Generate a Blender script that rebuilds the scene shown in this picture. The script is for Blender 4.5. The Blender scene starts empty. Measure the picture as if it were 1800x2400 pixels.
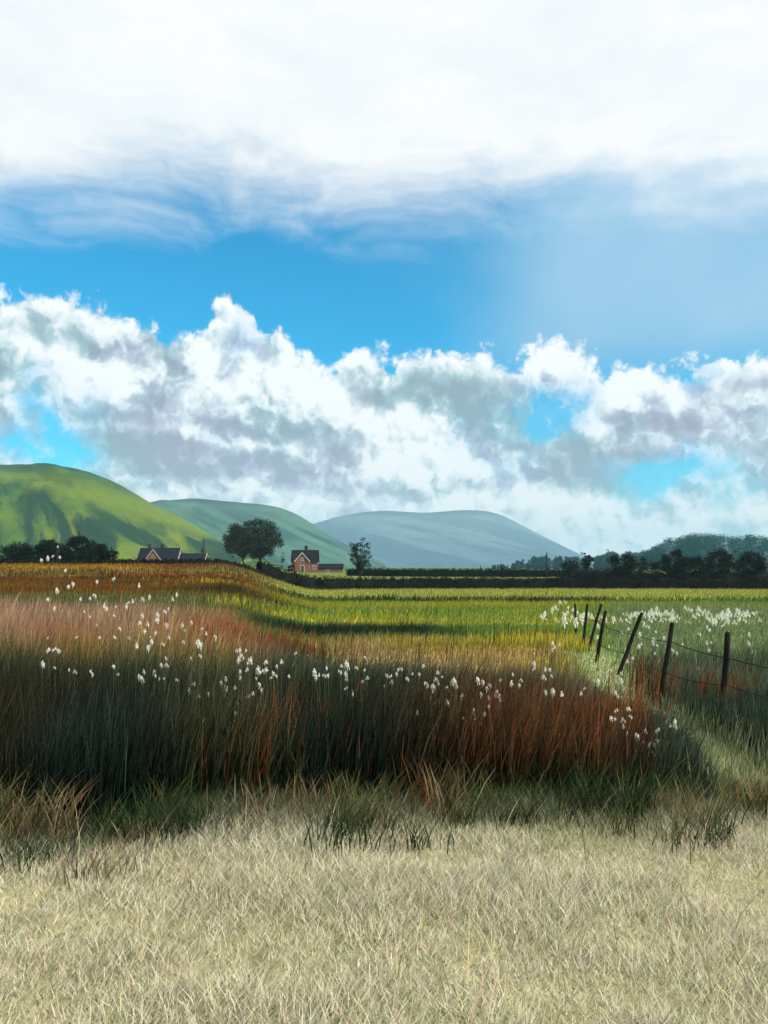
import bpy, math, random
import numpy as np
from mathutils import Vector

random.seed(7)
rng = np.random.default_rng(7)
scene = bpy.context.scene
COL = scene.collection

# ------------------------------------------------------------------ camera
H_EYE = 1.6          # eye height above the meadow, metres
FPX = 1779.0         # focal length in units of the 1659-wide layout grid
CX, HY = 829.5, 1222.0
GW, GH = 1659.0, 2212.0
cam_d = bpy.data.cameras.new('camera')
cam = bpy.data.objects.new('camera', cam_d)
COL.objects.link(cam)
scene.camera = cam
cam.location = (0, 0, H_EYE)
cam.rotation_euler = (math.radians(90), 0, 0)
cam_d.sensor_fit = 'VERTICAL'
cam_d.sensor_height = 36.0
cam_d.lens = 36.0 * FPX / GH
cam_d.shift_y = (HY - GH / 2) / GH
cam_d.clip_start = 0.05
cam_d.clip_end = 30000

# ------------------------------------------------------------------ light and view
SUN_AZ, SUN_EL = math.radians(114), math.radians(43)
sun_d = bpy.data.lights.new('sun', 'SUN')
sun_d.energy = 4.8
sun_d.angle = math.radians(0.5)
sun_d.color = (1.0, 0.94, 0.84)
sun = bpy.data.objects.new('sun', sun_d)
COL.objects.link(sun)
to_sun = Vector((math.sin(SUN_AZ) * math.cos(SUN_EL), math.cos(SUN_AZ) * math.cos(SUN_EL), math.sin(SUN_EL)))
sun.rotation_euler = to_sun.to_track_quat('Z', 'Y').to_euler()
sun.location = (60, -20, 60)
vs = scene.view_settings
vs.view_transform = 'Standard'
vs.look = 'None'
vs.exposure = 0.40
vs.gamma = 1.0
vs.use_curve_mapping = False
scene.cycles.use_denoising = True
scene.cycles.max_bounces = 6
scene.cycles.diffuse_bounces = 2
scene.cycles.glossy_bounces = 2
scene.cycles.transmission_bounces = 3
scene.cycles.volume_bounces = 0
scene.cycles.transparent_max_bounces = 6
scene.cycles.caustics_reflective = False
scene.cycles.caustics_refractive = False


# ------------------------------------------------------------------ node helper
class NT:
    def __init__(self, tree):
        self.t = tree
        self.n = tree.nodes
        self.l = tree.links

    def put(self, sock, v):
        if hasattr(v, 'node'):
            self.l.new(v, sock)
        elif v is not None:
            sock.default_value = v

    def new(self, typ, **kw):
        n = self.n.new(typ)
        for k, v in kw.items():
            setattr(n, k, v)
        return n

    def m(self, op, a, b=None, c=None, clamp=False):
        n = self.new('ShaderNodeMath', operation=op, use_clamp=clamp)
        self.put(n.inputs[0], a)
        if b is not None: self.put(n.inputs[1], b)
        if c is not None: self.put(n.inputs[2], c)
        return n.outputs[0]

    def vm(self, op, a, b=None):
        n = self.new('ShaderNodeVectorMath', operation=op)
        self.put(n.inputs[0], a)
        if b is not None: self.put(n.inputs[1], b)
        return n.outputs[0]

    def noise(self, vec, scale, detail=4, rough=0.5, dist=0.0, out=0, lac=2.0):
        n = self.new('ShaderNodeTexNoise')
        n.noise_dimensions = '3D'
        self.put(n.inputs['Vector'], vec)
        n.inputs['Scale'].default_value = scale
        n.inputs['Detail'].default_value = detail
        n.inputs['Roughness'].default_value = rough
        n.inputs['Lacunarity'].default_value = lac
        n.inputs['Distortion'].default_value = dist
        return n.outputs[out]

    def noise2(self, vec, scale, detail=4, rough=0.5, out=0):
        o = self.noise(vec, scale, detail, rough, 0.0, out)
        o.node.noise_dimensions = '2D'
        return o

    def sstep(self, v, lo, hi, a=0.0, b=1.0):
        n = self.new('ShaderNodeMapRange', interpolation_type='SMOOTHSTEP')
        self.put(n.inputs[0], v)
        for i, q in enumerate((lo, hi, a, b)):
            self.put(n.inputs[1 + i], q)
        return n.outputs[0]

    def mix(self, f, a, b, blend='MIX'):
        n = self.new('ShaderNodeMix', data_type='RGBA', blend_type=blend)
        self.put(n.inputs[0], f)
        for s, v in ((n.inputs[6], a), (n.inputs[7], b)):
            if isinstance(v, tuple) and len(v) == 3: v = v + (1.0,)
            self.put(s, v)
        return n.outputs[2]

    def comb(self, x, y, z):
        n = self.new('ShaderNodeCombineXYZ')
        for i, v in enumerate((x, y, z)): self.put(n.inputs[i], v)
        return n.outputs[0]

    def ramp(self, f, stops):
        n = self.new('ShaderNodeValToRGB')
        cr = n.color_ramp
        while len(cr.elements) < len(stops): cr.elements.new(0.5)
        for e, (p, c) in zip(cr.elements, stops):
            e.position = p
            e.color = tuple(c) + (1.0,) if len(c) == 3 else c
        self.put(n.inputs[0], f)
        return n.outputs[0]


def ae(px, py):
    """layout grid -> (azimuth, elevation) on the celestial sphere"""
    u, w = (px - CX) / FPX, (HY - py) / FPX
    az = math.atan(u)
    return az, math.atan(w * math.cos(az))


# ------------------------------------------------------------------ sky
def build_sky():
    w = bpy.data.worlds.new('World')
    scene.world = w
    w.use_nodes = True
    w.cycles.sampling_method = 'MANUAL'
    w.cycles.sample_map_resolution = 512
    T = NT(w.node_tree)
    T.n.clear()
    out = T.new('ShaderNodeOutputWorld')
    sky = T.new('ShaderNodeTexSky', sky_type='NISHITA')
    sky.sun_disc = False
    sky.sun_elevation = SUN_EL
    sky.sun_rotation = SUN_AZ
    sky.air_density = 1.0
    sky.dust_density = 0.3
    sky.ozone_density = 3.0
    D = T.new('ShaderNodeTexCoord').outputs['Generated']
    sep = T.new('ShaderNodeSeparateXYZ')
    T.l.new(D, sep.inputs[0])
    az = T.m('ARCTAN2', sep.outputs[0], sep.outputs[1])
    el = T.m('ARCSINE', sep.outputs[2])
    A = T.comb(az, el, 0.0)
    # wandering of the cloud shapes
    wob = T.vm('SUBTRACT', T.noise2(A, 13.0, 4, 0.6, out=1), (0.5, 0.5, 0.5))
    wob = T.vm('MULTIPLY', wob, (0.10, 0.07, 0.0))
    P = T.vm('ADD', A, wob)

    def blobs(lst, base):
        acc = base
        for (px, py, sx, sy, amp) in lst:
            a, e = ae(px, py)
            ix, iy = FPX / (sx * 2.35), FPX / (sy * 2.35)
            mp = T.new('ShaderNodeMapping', vector_type='POINT')
            T.put(mp.inputs['Vector'], P)
            mp.inputs['Location'].default_value = (-a * ix, -e * iy, 0)
            mp.inputs['Scale'].default_value = (ix, iy, 0)
            g = T.new('ShaderNodeTexGradient', gradient_type='QUADRATIC_SPHERE')
            T.put(g.inputs[0], mp.outputs[0])
            acc = T.m('MULTIPLY_ADD', g.outputs['Fac'], amp, acc)
        return acc

    # top outline of the cumulus bank
    prof = [(-400, 640), (-150, 600), (0, 600), (85, 608), (130, 625), (200, 628), (270, 645), (320, 670), (355, 705), (400, 728),
            (430, 715), (445, 690), (490, 642), (535, 655), (580, 695), (640, 735), (690, 765), (730, 765), (760, 745),
            (810, 742), (850, 772), (890, 742), (960, 742), (1030, 742), (1070, 755), (1110, 760), (1155, 745),
            (1170, 715), (1200, 708), (1225, 740), (1280, 755), (1310, 780), (1350, 770), (1400, 765), (1440, 785),
            (1470, 775), (1520, 757), (1600, 752), (1750, 740), (1950, 700)]
    fc = T.new('ShaderNodeFloatCurve')
    cm = fc.mapping
    cv = cm.curves[0]
    pts = []
    for px, py in prof:
        a, e = ae(px, py)
        pts.append(((a + 0.7) / 1.4, e / 0.5))
    pts = [(0.0, 0.55)] + [p for p in pts if 0.0 < p[0] < 1.0] + [(1.0, 0.5)]
    while len(cv.points) < len(pts): cv.points.new(0.5, 0.5)
    for p, q in zip(cv.points, pts):
        p.location = q
        p.handle_type = 'AUTO_CLAMPED'
    cm.update()
    aw = T.m('MULTIPLY_ADD', T.m('SUBTRACT', T.noise2(A, 30.0, 2, 0.6), 0.5), 0.03, az)
    T.put(fc.inputs['Value'], T.m('MULTIPLY_ADD', aw, 1 / 1.4, 0.5))
    top = T.m('MULTIPLY', fc.outputs[0], 0.5)

    def billow(vec, sc):
        v = T.new('ShaderNodeTexVoronoi', feature='SMOOTH_F1', voronoi_dimensions='2D')
        T.put(v.inputs['Vector'], vec)
        v.inputs['Scale'].default_value = sc
        v.inputs['Detail'].default_value = 2.0
        v.inputs['Roughness'].default_value = 0.5
        v.inputs['Lacunarity'].default_value = 2.3
        v.inputs['Smoothness'].default_value = 0.5
        return v.outputs['Distance']
    Dw = T.vm('ADD', A, T.vm('MULTIPLY', T.vm('SUBTRACT', T.noise2(A, 34, 3, 0.6, out=1), (0.5, 0.5, 0.5)), (0.03, 0.03, 0.0)))
    b0 = billow(Dw, 20.0)
    b1 = billow(T.vm('ADD', Dw, (0.008, 0.011, 0.0)), 20.0)
    f0 = T.noise2(Dw, 24.0, 7, 0.58)
    f1 = T.noise2(T.vm('ADD', Dw, (0.006, 0.009, 0.0)), 24.0, 5, 0.58)
    fine = T.noise2(A, 110.0, 5, 0.65)

    depth = T.m('SUBTRACT', top, el)                     # below the outline
    edge = T.m('MULTIPLY_ADD', T.m('SUBTRACT', 0.45, b0), 0.030, depth)
    edge = T.m('MULTIPLY_ADD', T.m('SUBTRACT', f0, 0.5), 0.045, edge)
    edge = T.m('MULTIPLY_ADD', T.m('SUBTRACT', fine, 0.5), 0.016, edge)
    mask = T.sstep(edge, -0.004, 0.012)

    # blue openings in the bank
    holes = blobs([(105, 905, 38, 60, 0.8), (95, 985, 60, 44, 1.4), (1173, 885, 60, 34, 1.7), (1185, 925, 40, 25, 0.5),
                   (1425, 1035, 70, 34, 1.8), (1440, 1000, 40, 25, 0.5), (1525, 800, 34, 22, 0.8), (1575, 1035, 40, 40, 0.7),
                   (210, 905, 25, 50, 0.4), (540, 735, 40, 40, 0.25), (1020, 935, 40, 40, 0.25), (1120, 1010, 60, 50, 0.2)], 0.0)
    holes = T.m('MULTIPLY', holes, T.sstep(f0, 0.62, 0.42, 0.6, 1.2))
    mask = T.m('SUBTRACT', mask, T.m('MINIMUM', holes, 0.92), clamp=True)

    # light and dark in the bank
    bri = [(150, 775, 75, 45, .55), (265, 825, 75, 40, .6), (215, 850, 40, 60, .45), (465, 735, 45, 40, .4), (480, 805, 60, 50, .6),
           (530, 850, 70, 40, .55), (655, 835, 90, 40, .65), (730, 880, 80, 40, .55), (680, 770, 40, 30, .4), (780, 765, 60, 35, .5),
           (505, 945, 130, 14, .4), (590, 960, 90, 14, .35), (560, 1060, 120, 22, .35), (330, 1070, 110, 18, .3), (690, 1085, 90, 18, .35),
           (800, 1015, 50, 35, .45), (843, 915, 60, 30, .6), (918, 950, 70, 40, .65), (983, 975, 60, 35, .6),
           (1063, 995, 40, 25, .55), (893, 1035, 110, 28, .6), (1178, 740, 45, 35, .5), (1000, 765, 90, 22, .45),
           (1268, 815, 90, 40, .6), (1368, 815, 70, 50, .65), (1333, 855, 60, 25, .4), (1290, 905, 50, 40, .35),
           (1300, 945, 30, 40, .3), (1548, 955, 40, 35, .35), (1480, 880, 60, 15, .35), (1530, 757, 60, 14, .5),
           (1343, 1155, 300, 60, .5), (1050, 1090, 150, 25, .3), (900, 1085, 180, 14, .2), (1100, 1030, 80, 20, .3), (1220, 1100, 120, 40, .3)]
    dark = [(270, 752, 75, 28, -.35), (360, 805, 60, 35, -.55), (270, 875, 50, 28, -.45), (320, 890, 50, 25, -.3),
            (355, 975, 110, 60, -.5), (250, 960, 70, 70, -.3), (530, 785, 55, 45, -.4), (560, 900, 75, 28, -.5),
            (650, 1005, 100, 50, -.55), (640, 925, 90, 25, -.4), (845, 835, 60, 40, -.25), (943, 840, 110, 55, -.5),
            (1033, 915, 60, 35, -.5), (1268, 965, 85, 55, -.5), (1265, 1035, 70, 45, -.45), (1393, 885, 55, 30, -.55),
            (1503, 915, 45, 35, -.35), (1400, 985, 80, 25, -.45), (820, 1068, 130, 16, -.45), (1050, 860, 60, 40, -.25),
            (1130, 985, 60, 50, -.25), (460, 1010, 60, 40, -.2), (1330, 1090, 60, 18, -.25), (160, 700, 50, 40, -.15)]
    B = blobs([b[:4] + (b[4] * 1.05,) for b in bri] + [b[:4] + (b[4] * 1.1,) for b in dark], 0.54)
    B = T.m('MULTIPLY_ADD', T.m('SUBTRACT', b1, b0), 0.95, B)
    B = T.m('MULTIPLY_ADD', T.m('SUBTRACT', f0, f1), 0.55, B)
    B = T.m('MULTIPLY_ADD', T.m('SUBTRACT', fine, 0.5), 0.22, B)
    rim = T.m('MULTIPLY', T.sstep(edge, 0.050, 0.004), 0.34)
    B = T.m('ADD', B, rim)
    ccol = T.ramp(B, [(0.0, (.24, .30, .37)), (0.28, (.30, .38, .45)), (0.50, (.39, .49, .55)), (0.70, (.57, .66, .70)), (0.98, (.785, .805, .81))])
    # lilac and green-grey drifts in the shaded parts
    drift = T.noise2(A, 7.0, 2, 0.5)
    tint = T.mix(T.sstep(B, .45, .75), T.ramp(drift, [(0.38, (.90, 1.03, .97)), (0.62, (1.12, .98, 1.05))]), (1.0, 1.0, 1.0))
    ccol = T.mix(1.0, ccol, tint, 'MULTIPLY')

    # blue air: deep azure, thinner and paler to the right
    skyc = T.mix(1.0, sky.outputs[0], (0.0, 0.76, 0.92), 'MULTIPLY')
    skyb = T.new('ShaderNodeBackground')
    T.put(skyb.inputs[0], skyc)
    skyb.inputs[1].default_value = 0.15
    veil = T.sstep(T.m('MULTIPLY_ADD', T.m('SUBTRACT', T.noise2(A, 6.0, 4, 0.55), 0.5), 0.22, az), -0.02, 0.26, 0.0, 0.90)
    veil = T.m('MULTIPLY', veil, T.sstep(el, 0.20, 0.27, 0.15, 1.0))
    veilb = T.new('ShaderNodeBackground')
    T.put(veilb.inputs[0], T.ramp(T.noise2(A, 5.0, 5, 0.55), [(0.3, (.21, .43, .61)), (0.7, (.29, .48, .65))]))
    veilb.inputs[1].default_value = 1.0
    # added bright high cirrus, whitening the top of the view; thickens towards the zenith
    fib = T.vm('ADD', T.vm('MULTIPLY', A, (3.0, 9.0, 0.0)), T.vm('MULTIPLY', T.noise2(A, 3.5, 4, 0.55, out=1), (.8, .8, 0.0)))
    cir = T.noise2(fib, 1.6, 8, 0.62)
    e2 = T.m('DIVIDE', el, T.m('MAXIMUM', T.m('COSINE', az), 0.6))
    e2 = T.m('MULTIPLY_ADD', T.m('SUBTRACT', cir, 0.5), 0.13, e2)
    high = T.m('MULTIPLY', T.sstep(e2, 0.368, 0.490), T.sstep(el, 1.35, 0.8))
    highb = T.new('ShaderNodeBackground')
    T.put(highb.inputs[0], T.ramp(cir, [(0.25, (.67, .72, .75)), (0.6, (.76, .77, .775))]))
    highb.inputs[1].default_value = 1.0
    cloudb = T.new('ShaderNodeBackground')
    T.put(cloudb.inputs[0], ccol)
    cloudb.inputs[1].default_value = 1.0

    def mixs(f, a, b):
        n = T.new('ShaderNodeMixShader')
        T.put(n.inputs[0], f)
        T.l.new(a, n.inputs[1])
        T.l.new(b, n.inputs[2])
        return n.outputs[0]
    s = mixs(veil, skyb.outputs[0], veilb.outputs[0])
    s = mixs(high, s, highb.outputs[0])
    s = mixs(mask, s, cloudb.outputs[0])
    T.l.new(s, out.inputs[0])


build_sky()
SKY_ONLY = False


# ------------------------------------------------------------------ terrain profile
def smooth(x, a, b):
    t = np.clip((x - a) / (b - a), 0, 1)
    return t * t * (3 - 2 * t)


RD = np.array([0, 2.9, 6.5, 10, 15, 22, 35, 60, 100, 140, 165, 200, 260, 400, 1000, 3000, 9000])
RZ = np.array([0, 0, 0, 0, 0, -.10, -.43, -1.1, -1.89, -2.49, -2.45, -1.6, -.45, -.42, -1.8, -5.0, -10.])
LD = np.array([0, 2.9, 6.5, 10, 15, 20, 30, 45, 70, 100, 130, 200, 300, 600, 1500, 3000, 9000])
LZ = np.array([0, 0, 0, .05, .24, .39, .40, .46, .80, 1.62, 1.75, 1.75, 1.75, 1.0, 0, -5., -10.])
_ld = np.linspace(0, math.log(9001), 700)


def _mk(Dk, Z):
    v = np.interp(np.exp(_ld) - 1, Dk, Z)
    k = np.hanning(25); k /= k.sum()
    return np.convolve(np.pad(v, 12, mode='edge'), k, mode='valid')


_R, _L = _mk(RD, RZ), _mk(LD, LZ)


def vnoise(x, y, seed=0):
    """smooth value noise"""
    xi, yi = np.floor(x).astype(np.int64), np.floor(y).astype(np.int64)
    xf, yf = x - xi, y - yi
    xf, yf = xf * xf * (3 - 2 * xf), yf * yf * (3 - 2 * yf)

    def h(a, b):
        n = (a * 374761393 + b * 668265263 + seed * 974711) & 0x7fffffff
        n = ((n ^ (n >> 13)) * 1274126177) & 0x7fffffff
        return ((n ^ (n >> 16)) & 0xffff) / 65535.0
    return (h(xi, yi) * (1 - xf) + h(xi + 1, yi) * xf) * (1 - yf) + (h(xi, yi + 1) * (1 - xf) + h(xi + 1, yi + 1) * xf) * yf


def fbm(x, y, seed=0, o=4):
    s, a, t = 0, 1.0, 0
    for i in range(o):
        s = s + a * vnoise(x * 2 ** i, y * 2 ** i, seed + i * 17); t += a; a *= 0.5
    return s / t


def ground(x, y):
    x, y = np.asarray(x, float), np.asarray(y, float)
    r = np.hypot(x, y) + 1e-6
    c = y / r
    d = r * np.maximum(c, 0.5)
    u = x / np.maximum(d, 0.5)
    q = np.log(d + 1)
    zr, zl = np.interp(q, _ld, _R), np.interp(q, _ld, _L)
    wl = (1 - smooth(u, -.205, -.075)) * smooth(c, -0.2, 0.4)
    z = zr * (1 - wl) + zl * wl
    z = z + (fbm(x * .35, y * .35, 5, 3) - .5) * .10 * smooth(d, 6, 14)
    return z


def gz(x, y):
    return float(ground(np.array([x]), np.array([y]))[0])


def at(px, d):
    """point on the ground at distance d in layout column px"""
    x = (px - CX) / FPX * d
    return x, d, gz(x, d)


def zof(py, d):
    return H_EYE + (HY - py) / FPX * d


# ------------------------------------------------------------------ mesh + object helpers
def mesh_np(name, verts, faces, mat, smooth_shade=False, col=None):
    """verts (n,3); faces: list of (k,m) int arrays; col: (n,3) colour of each vertex"""
    me = bpy.data.meshes.new(name)
    verts = np.asarray(verts, np.float32)
    me.vertices.add(len(verts))
    me.vertices.foreach_set('co', verts.ravel())
    faces = [np.asarray(f, np.int32) for f in faces if len(f)]
    tot = np.concatenate([np.full(len(f), f.shape[1], np.int32) for f in faces])
    idx = np.concatenate([f.ravel() for f in faces])
    me.loops.add(len(idx))
    me.loops.foreach_set('vertex_index', idx)
    me.polygons.add(len(tot))
    st = np.zeros(len(tot), np.int32); st[1:] = np.cumsum(tot)[:-1]
    me.polygons.foreach_set('loop_start', st)
    me.polygons.foreach_set('loop_total', tot)
    if smooth_shade:
        me.polygons.foreach_set('use_smooth', np.ones(len(tot), bool))
    me.update(calc_edges=True)
    if col is not None:
        at_ = me.color_attributes.new('tone', 'FLOAT_COLOR', 'POINT')
        c4 = np.ones((len(verts), 4), np.float32); c4[:, :3] = col
        at_.data.foreach_set('color', c4.ravel())
    if mat: me.materials.append(mat)
    return me


def link(name, me, parent=None, loc=(0, 0, 0)):
    o = bpy.data.objects.new(name, me)
    COL.objects.link(o)
    o.parent = parent
    o.location = loc
    return o


def tag(o, label=None, cat=None, group=None, kind=None):
    if label: o['label'] = label
    if cat: o['category'] = cat
    if group: o['group'] = group
    if kind: o['kind'] = kind
    return o


def thing(name, loc, label, cat, group=None, rz=0.0):
    e = bpy.data.objects.new(name, None)
    e.empty_display_size = 0.3
    COL.objects.link(e)
    e.location = loc
    e.rotation_euler = (0, 0, rz)
    return tag(e, label, cat, group)


class MB:
    """collects simple solids into one mesh"""
    def __init__(s): s.v, s.f = [], []

    def add(s, vs_, fs):
        b = len(s.v)
        s.v += [tuple(v) for v in vs_]
        s.f += [tuple(b + i for i in f) for f in fs]

    def box(s, x0, x1, y0, y1, z0, z1):
        s.add([(x0, y0, z0), (x1, y0, z0), (x1, y1, z0), (x0, y1, z0), (x0, y0, z1), (x1, y0, z1), (x1, y1, z1), (x0, y1, z1)],
              [(0, 3, 2, 1), (4, 5, 6, 7), (0, 1, 5, 4), (1, 2, 6, 5), (2, 3, 7, 6), (3, 0, 4, 7)])

    def prism(s, poly, y0, y1):
        """xz outline extruded along y"""
        n = len(poly)
        s.add([(x, y0, z) for x, z in poly] + [(x, y1, z) for x, z in poly],
              [tuple(range(n)), tuple(range(2 * n - 1, n - 1, -1))] + [(i, i + n, (i + 1) % n + n, (i + 1) % n) for i in range(n)])

    def prism_x(s, poly, x0, x1):
        """yz outline extruded along x"""
        n = len(poly)
        s.add([(x0, y, z) for y, z in poly] + [(x1, y, z) for y, z in poly],
              [tuple(range(n - 1, -1, -1)), tuple(range(n, 2 * n))] + [(i, (i + 1) % n, (i + 1) % n + n, i + n) for i in range(n)])

    def tube(s, pts, radii, k=8, cap=True):
        pts = [Vector(p) for p in pts]
        rings = []
        prev = None
        for i, p in enumerate(pts):
            d = (pts[min(i + 1, len(pts) - 1)] - pts[max(i - 1, 0)]).normalized()
            a = Vector((1, 0, 0)) if prev is None else prev
            if abs(a.dot(d)) > 0.95: a = Vector((0, 1, 0))
            a = (a - d * a.dot(d)).normalized()
            prev = a
            b = d.cross(a)
            r = radii[i] if hasattr(radii, '__len__') else radii
            rings.append([p + (a * math.cos(t) + b * math.sin(t)) * r for t in [2 * math.pi * j / k for j in range(k)]])
        fs = []
        for i in range(len(pts) - 1):
            for j in range(k):
                fs.append((i * k + j, i * k + (j + 1) % k, (i + 1) * k + (j + 1) % k, (i + 1) * k + j))
        if cap:
            fs.append(tuple(range(k - 1, -1, -1)))
            fs.append(tuple((len(pts) - 1) * k + j for j in range(k)))
        s.add([v for r in rings for v in r], fs)

    def build(s, name, mat, parent=None, smooth_shade=False, bevel=0.0):
        me = bpy.data.meshes.new(name)
        me.from_pydata(s.v, [], s.f)
        if smooth_shade:
            for p in me.polygons: p.use_smooth = True
        me.materials.append(mat)
        me.update()
        o = link(name, me, parent)
        if bevel:
            b = o.modifiers.new('bevel', 'BEVEL'); b.width = bevel; b.segments = 2; b.limit_method = 'ANGLE'
        return o


# ------------------------------------------------------------------ materials
def mat(name, fn, rough=0.85, spec=0.25):
    m = bpy.data.materials.new(name)
    m.use_nodes = True
    T = NT(m.node_tree)
    p = T.n['Principled BSDF']
    p.inputs['Roughness'].default_value = rough
    p.inputs['Specular IOR Level'].default_value = spec
    c = fn(T, p)
    if c is not None:
        if isinstance(c, tuple): c = c + (1.0,)
        T.put(p.inputs['Base Color'], c)
    return m


def objc(T): return T.new('ShaderNodeTexCoord').outputs['Object']


def bump(T, p, h, strength, dist):
    b = T.new('ShaderNodeBump')
    b.inputs['Strength'].default_value = strength
    b.inputs['Distance'].default_value = dist
    T.put(b.inputs['Height'], h)
    T.l.new(b.outputs[0], p.inputs['Normal'])


def two_tone(a, b, scale, detail=4, stretch=None, bmp=0.0, bd=0.02):
    def fn(T, p):
        v = objc(T)
        if stretch: v = T.vm('MULTIPLY', v, stretch)
        n = T.noise(v, scale, detail, 0.6)
        if bmp: bump(T, p, n, bmp, bd)
        return T.mix(T.sstep(n, 0.35, 0.65), a, b)
    return fn


def tone_attr(T):
    a = T.new('ShaderNodeAttribute', attribute_name='tone')
    return a.outputs['Color']


def blade_material(name, transl=0.3):
    m = bpy.data.materials.new(name)
    m.use_nodes = True
    T = NT(m.node_tree)
    p = T.n['Principled BSDF']
    p.inputs['Roughness'].default_value = 0.7
    p.inputs['Specular IOR Level'].default_value = 0.04
    c = tone_attr(T)
    T.l.new(c, p.inputs['Base Color'])
    tr = T.new('ShaderNodeBsdfTranslucent')
    T.l.new(c, tr.inputs[0])
    mx = T.new('ShaderNodeMixShader')
    mx.inputs[0].default_value = transl
    T.l.new(p.outputs[0], mx.inputs[1])
    T.l.new(tr.outputs[0], mx.inputs[2])
    T.l.new(mx.outputs[0], T.n['Material Output'].inputs[0])
    return m


def ground_fn(T, p):
    v = objc(T)
    c = tone_attr(T)
    n1 = T.noise(v, 0.9, 6, 0.65)
    n2 = T.noise(T.vm('MULTIPLY', v, (1.0, 0.35, 1.0)), 9.0, 5, 0.7)
    c = T.mix(1.0, c, T.ramp(n1, [(0.3, (.62, .66, .62)), (0.7, (1.25, 1.22, 1.15))]), 'MULTIPLY')
    c = T.mix(1.0, c, T.ramp(n2, [(0.3, (.6, .62, .6)), (0.7, (1.3, 1.3, 1.25))]), 'MULTIPLY')
    bump(T, p, n2, 0.6, 0.08)
    return c


M = {}
M['ground'] = mat('meadow_soil_and_turf', ground_fn, 0.95, 0.05)
M['blade'] = blade_material('grass_blade')
M['rush'] = blade_material('rush_stem', 0.1)
M['cotton'] = blade_material('cotton_fluff', 0.4)
M['wood'] = mat('weathered_post_wood', two_tone((.008, .007, .006), (.026, .021, .017), 14, 5, (1, 1, .12), 0.6, 0.01), 0.9, 0.1)
M['wire'] = mat('rusty_wire', two_tone((.008, .007, .006), (.022, .016, .013), 20), 0.8, 0.15)
M['bark'] = mat('bark', two_tone((.012, .011, .009), (.04, .034, .026), 3, 5, (1, 1, .25), 0.6, 0.05), 0.95, 0.05)
M['slate'] = mat('dark_slate', two_tone((.006, .007, .011), (.016, .017, .024), 2.2, 6, (.5, 1, 3), 0.4, 0.05), 0.9, 0.06)
M['white_paint'] = mat('white_paint', two_tone((.30, .28, .26), (.50, .48, .45), 2.0), 0.6, 0.3)
M['glass'] = mat('dark_window_glass', lambda T, p: (.012, .014, .016), 0.12, 0.6)
M['pole'] = mat('tarred_pole', two_tone((.014, .012, .011), (.034, .028, .024), 6, 4, (1, 1, .1)), 0.9, 0.1)


def brick_fn(T, p):
    v = objc(T)
    sp = T.new('ShaderNodeSeparateXYZ'); T.l.new(v, sp.inputs[0])
    w = T.comb(T.m('ADD', sp.outputs[0], sp.outputs[1]), sp.outputs[2], 0.0)
    b = T.new('ShaderNodeTexBrick')
    T.put(b.inputs['Vector'], w)
    b.inputs['Scale'].default_value = 2.4
    b.inputs['Color1'].default_value = (.30, .115, .06, 1)
    b.inputs['Color2'].default_value = (.21, .085, .05, 1)
    b.inputs['Mortar'].default_value = (.22, .15, .11, 1)
    b.inputs['Mortar Size'].default_value = 0.03
    n = T.noise(v, 1.1, 5, 0.65)
    return T.mix(T.sstep(n, 0.36, 0.66), T.mix(0.55, b.outputs[0], (.085, .06, .045)), b.outputs[0])


M['brick'] = mat('red_brick', brick_fn, 0.9, 0.1)


def foliage(name, a, b, transl=0.15):
    m = bpy.data.materials.new(name)
    m.use_nodes = True
    T = NT(m.node_tree)
    p = T.n['Principled BSDF']
    p.inputs['Roughness'].default_value = 0.6
    p.inputs['Specular IOR Level'].default_value = 0.03
    c = T.mix(T.sstep(T.noise(objc(T), 0.9, 3, 0.6), 0.35, 0.65), a, b)
    T.put(p.inputs['Base Color'], c)
    tr = T.new('ShaderNodeBsdfTranslucent')
    T.put(tr.inputs[0], c)
    mx = T.new('ShaderNodeMixShader'); mx.inputs[0].default_value = transl
    T.l.new(p.outputs[0], mx.inputs[1]); T.l.new(tr.outputs[0], mx.inputs[2])
    T.l.new(mx.outputs[0], T.n['Material Output'].inputs[0])
    return m


M['leaf_dark'] = foliage('dark_leaves', (.004, .008, .007), (.009, .016, .009), .06)
M['leaf_tree'] = foliage('broadleaf_leaves', (.007, .016, .009), (.026, .042, .012), .12)
M['leaf_blue'] = foliage('birch_leaves', (.012, .030, .026), (.028, .058, .036))
M['leaf_far'] = foliage('haze_tinted_leaves', (.004, .075, .075), (.010, .110, .095))  # teal stands in for haze, painted into the leaf colour
M['hedge'] = foliage('hedge_leaves', (.003, .005, .004), (.006, .009, .005), .04)


# ------------------------------------------------------------------ colour of the vegetation where it grows
def dtall(u):
    return np.interp(u, [-.6, -.45, -.3, -.17, -.05, .1, .25, .33, .45, .6], [20, 20, 18, 14.5, 10.5, 9.6, 10.5, 13, 14, 14])


def tall_h(x, y):
    """usual height of the tall fore-grass"""
    u = x / np.maximum(y, .5)
    hm = np.interp(y, [2, 5, 6.5, 9, 12, 20], [.70, .74, .72, .44, .25, .22])
    hl = np.interp(y, [2, 5, 8, 12, 16, 20], [.62, .76, .78, .66, .56, .5])
    hr = np.interp(y, [2, 5, 7, 9, 11, 13, 20], [.58, .54, .40, .30, .34, .36, .3])
    wl, wr = 1 - smooth(u, -.22, -.06), smooth(u, .17, .28)
    return (hm * (1 - wl) + hl * wl) * (1 - wr) + hr * wr


def path_u(d):
    return np.interp(d, [2, 4, 6.5, 8, 10.2, 13, 17, 19], [.75, .55, .41, .335, .283, .258, .236, .230])


def path_w(x, y):
    d = np.maximum(y, 1)
    du = np.abs(x / d - path_u(d)) * d
    return (1 - smooth(du, .20, .52)) * smooth(d, 3.0, 5.0) * (1 - smooth(d, 15, 18))


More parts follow.
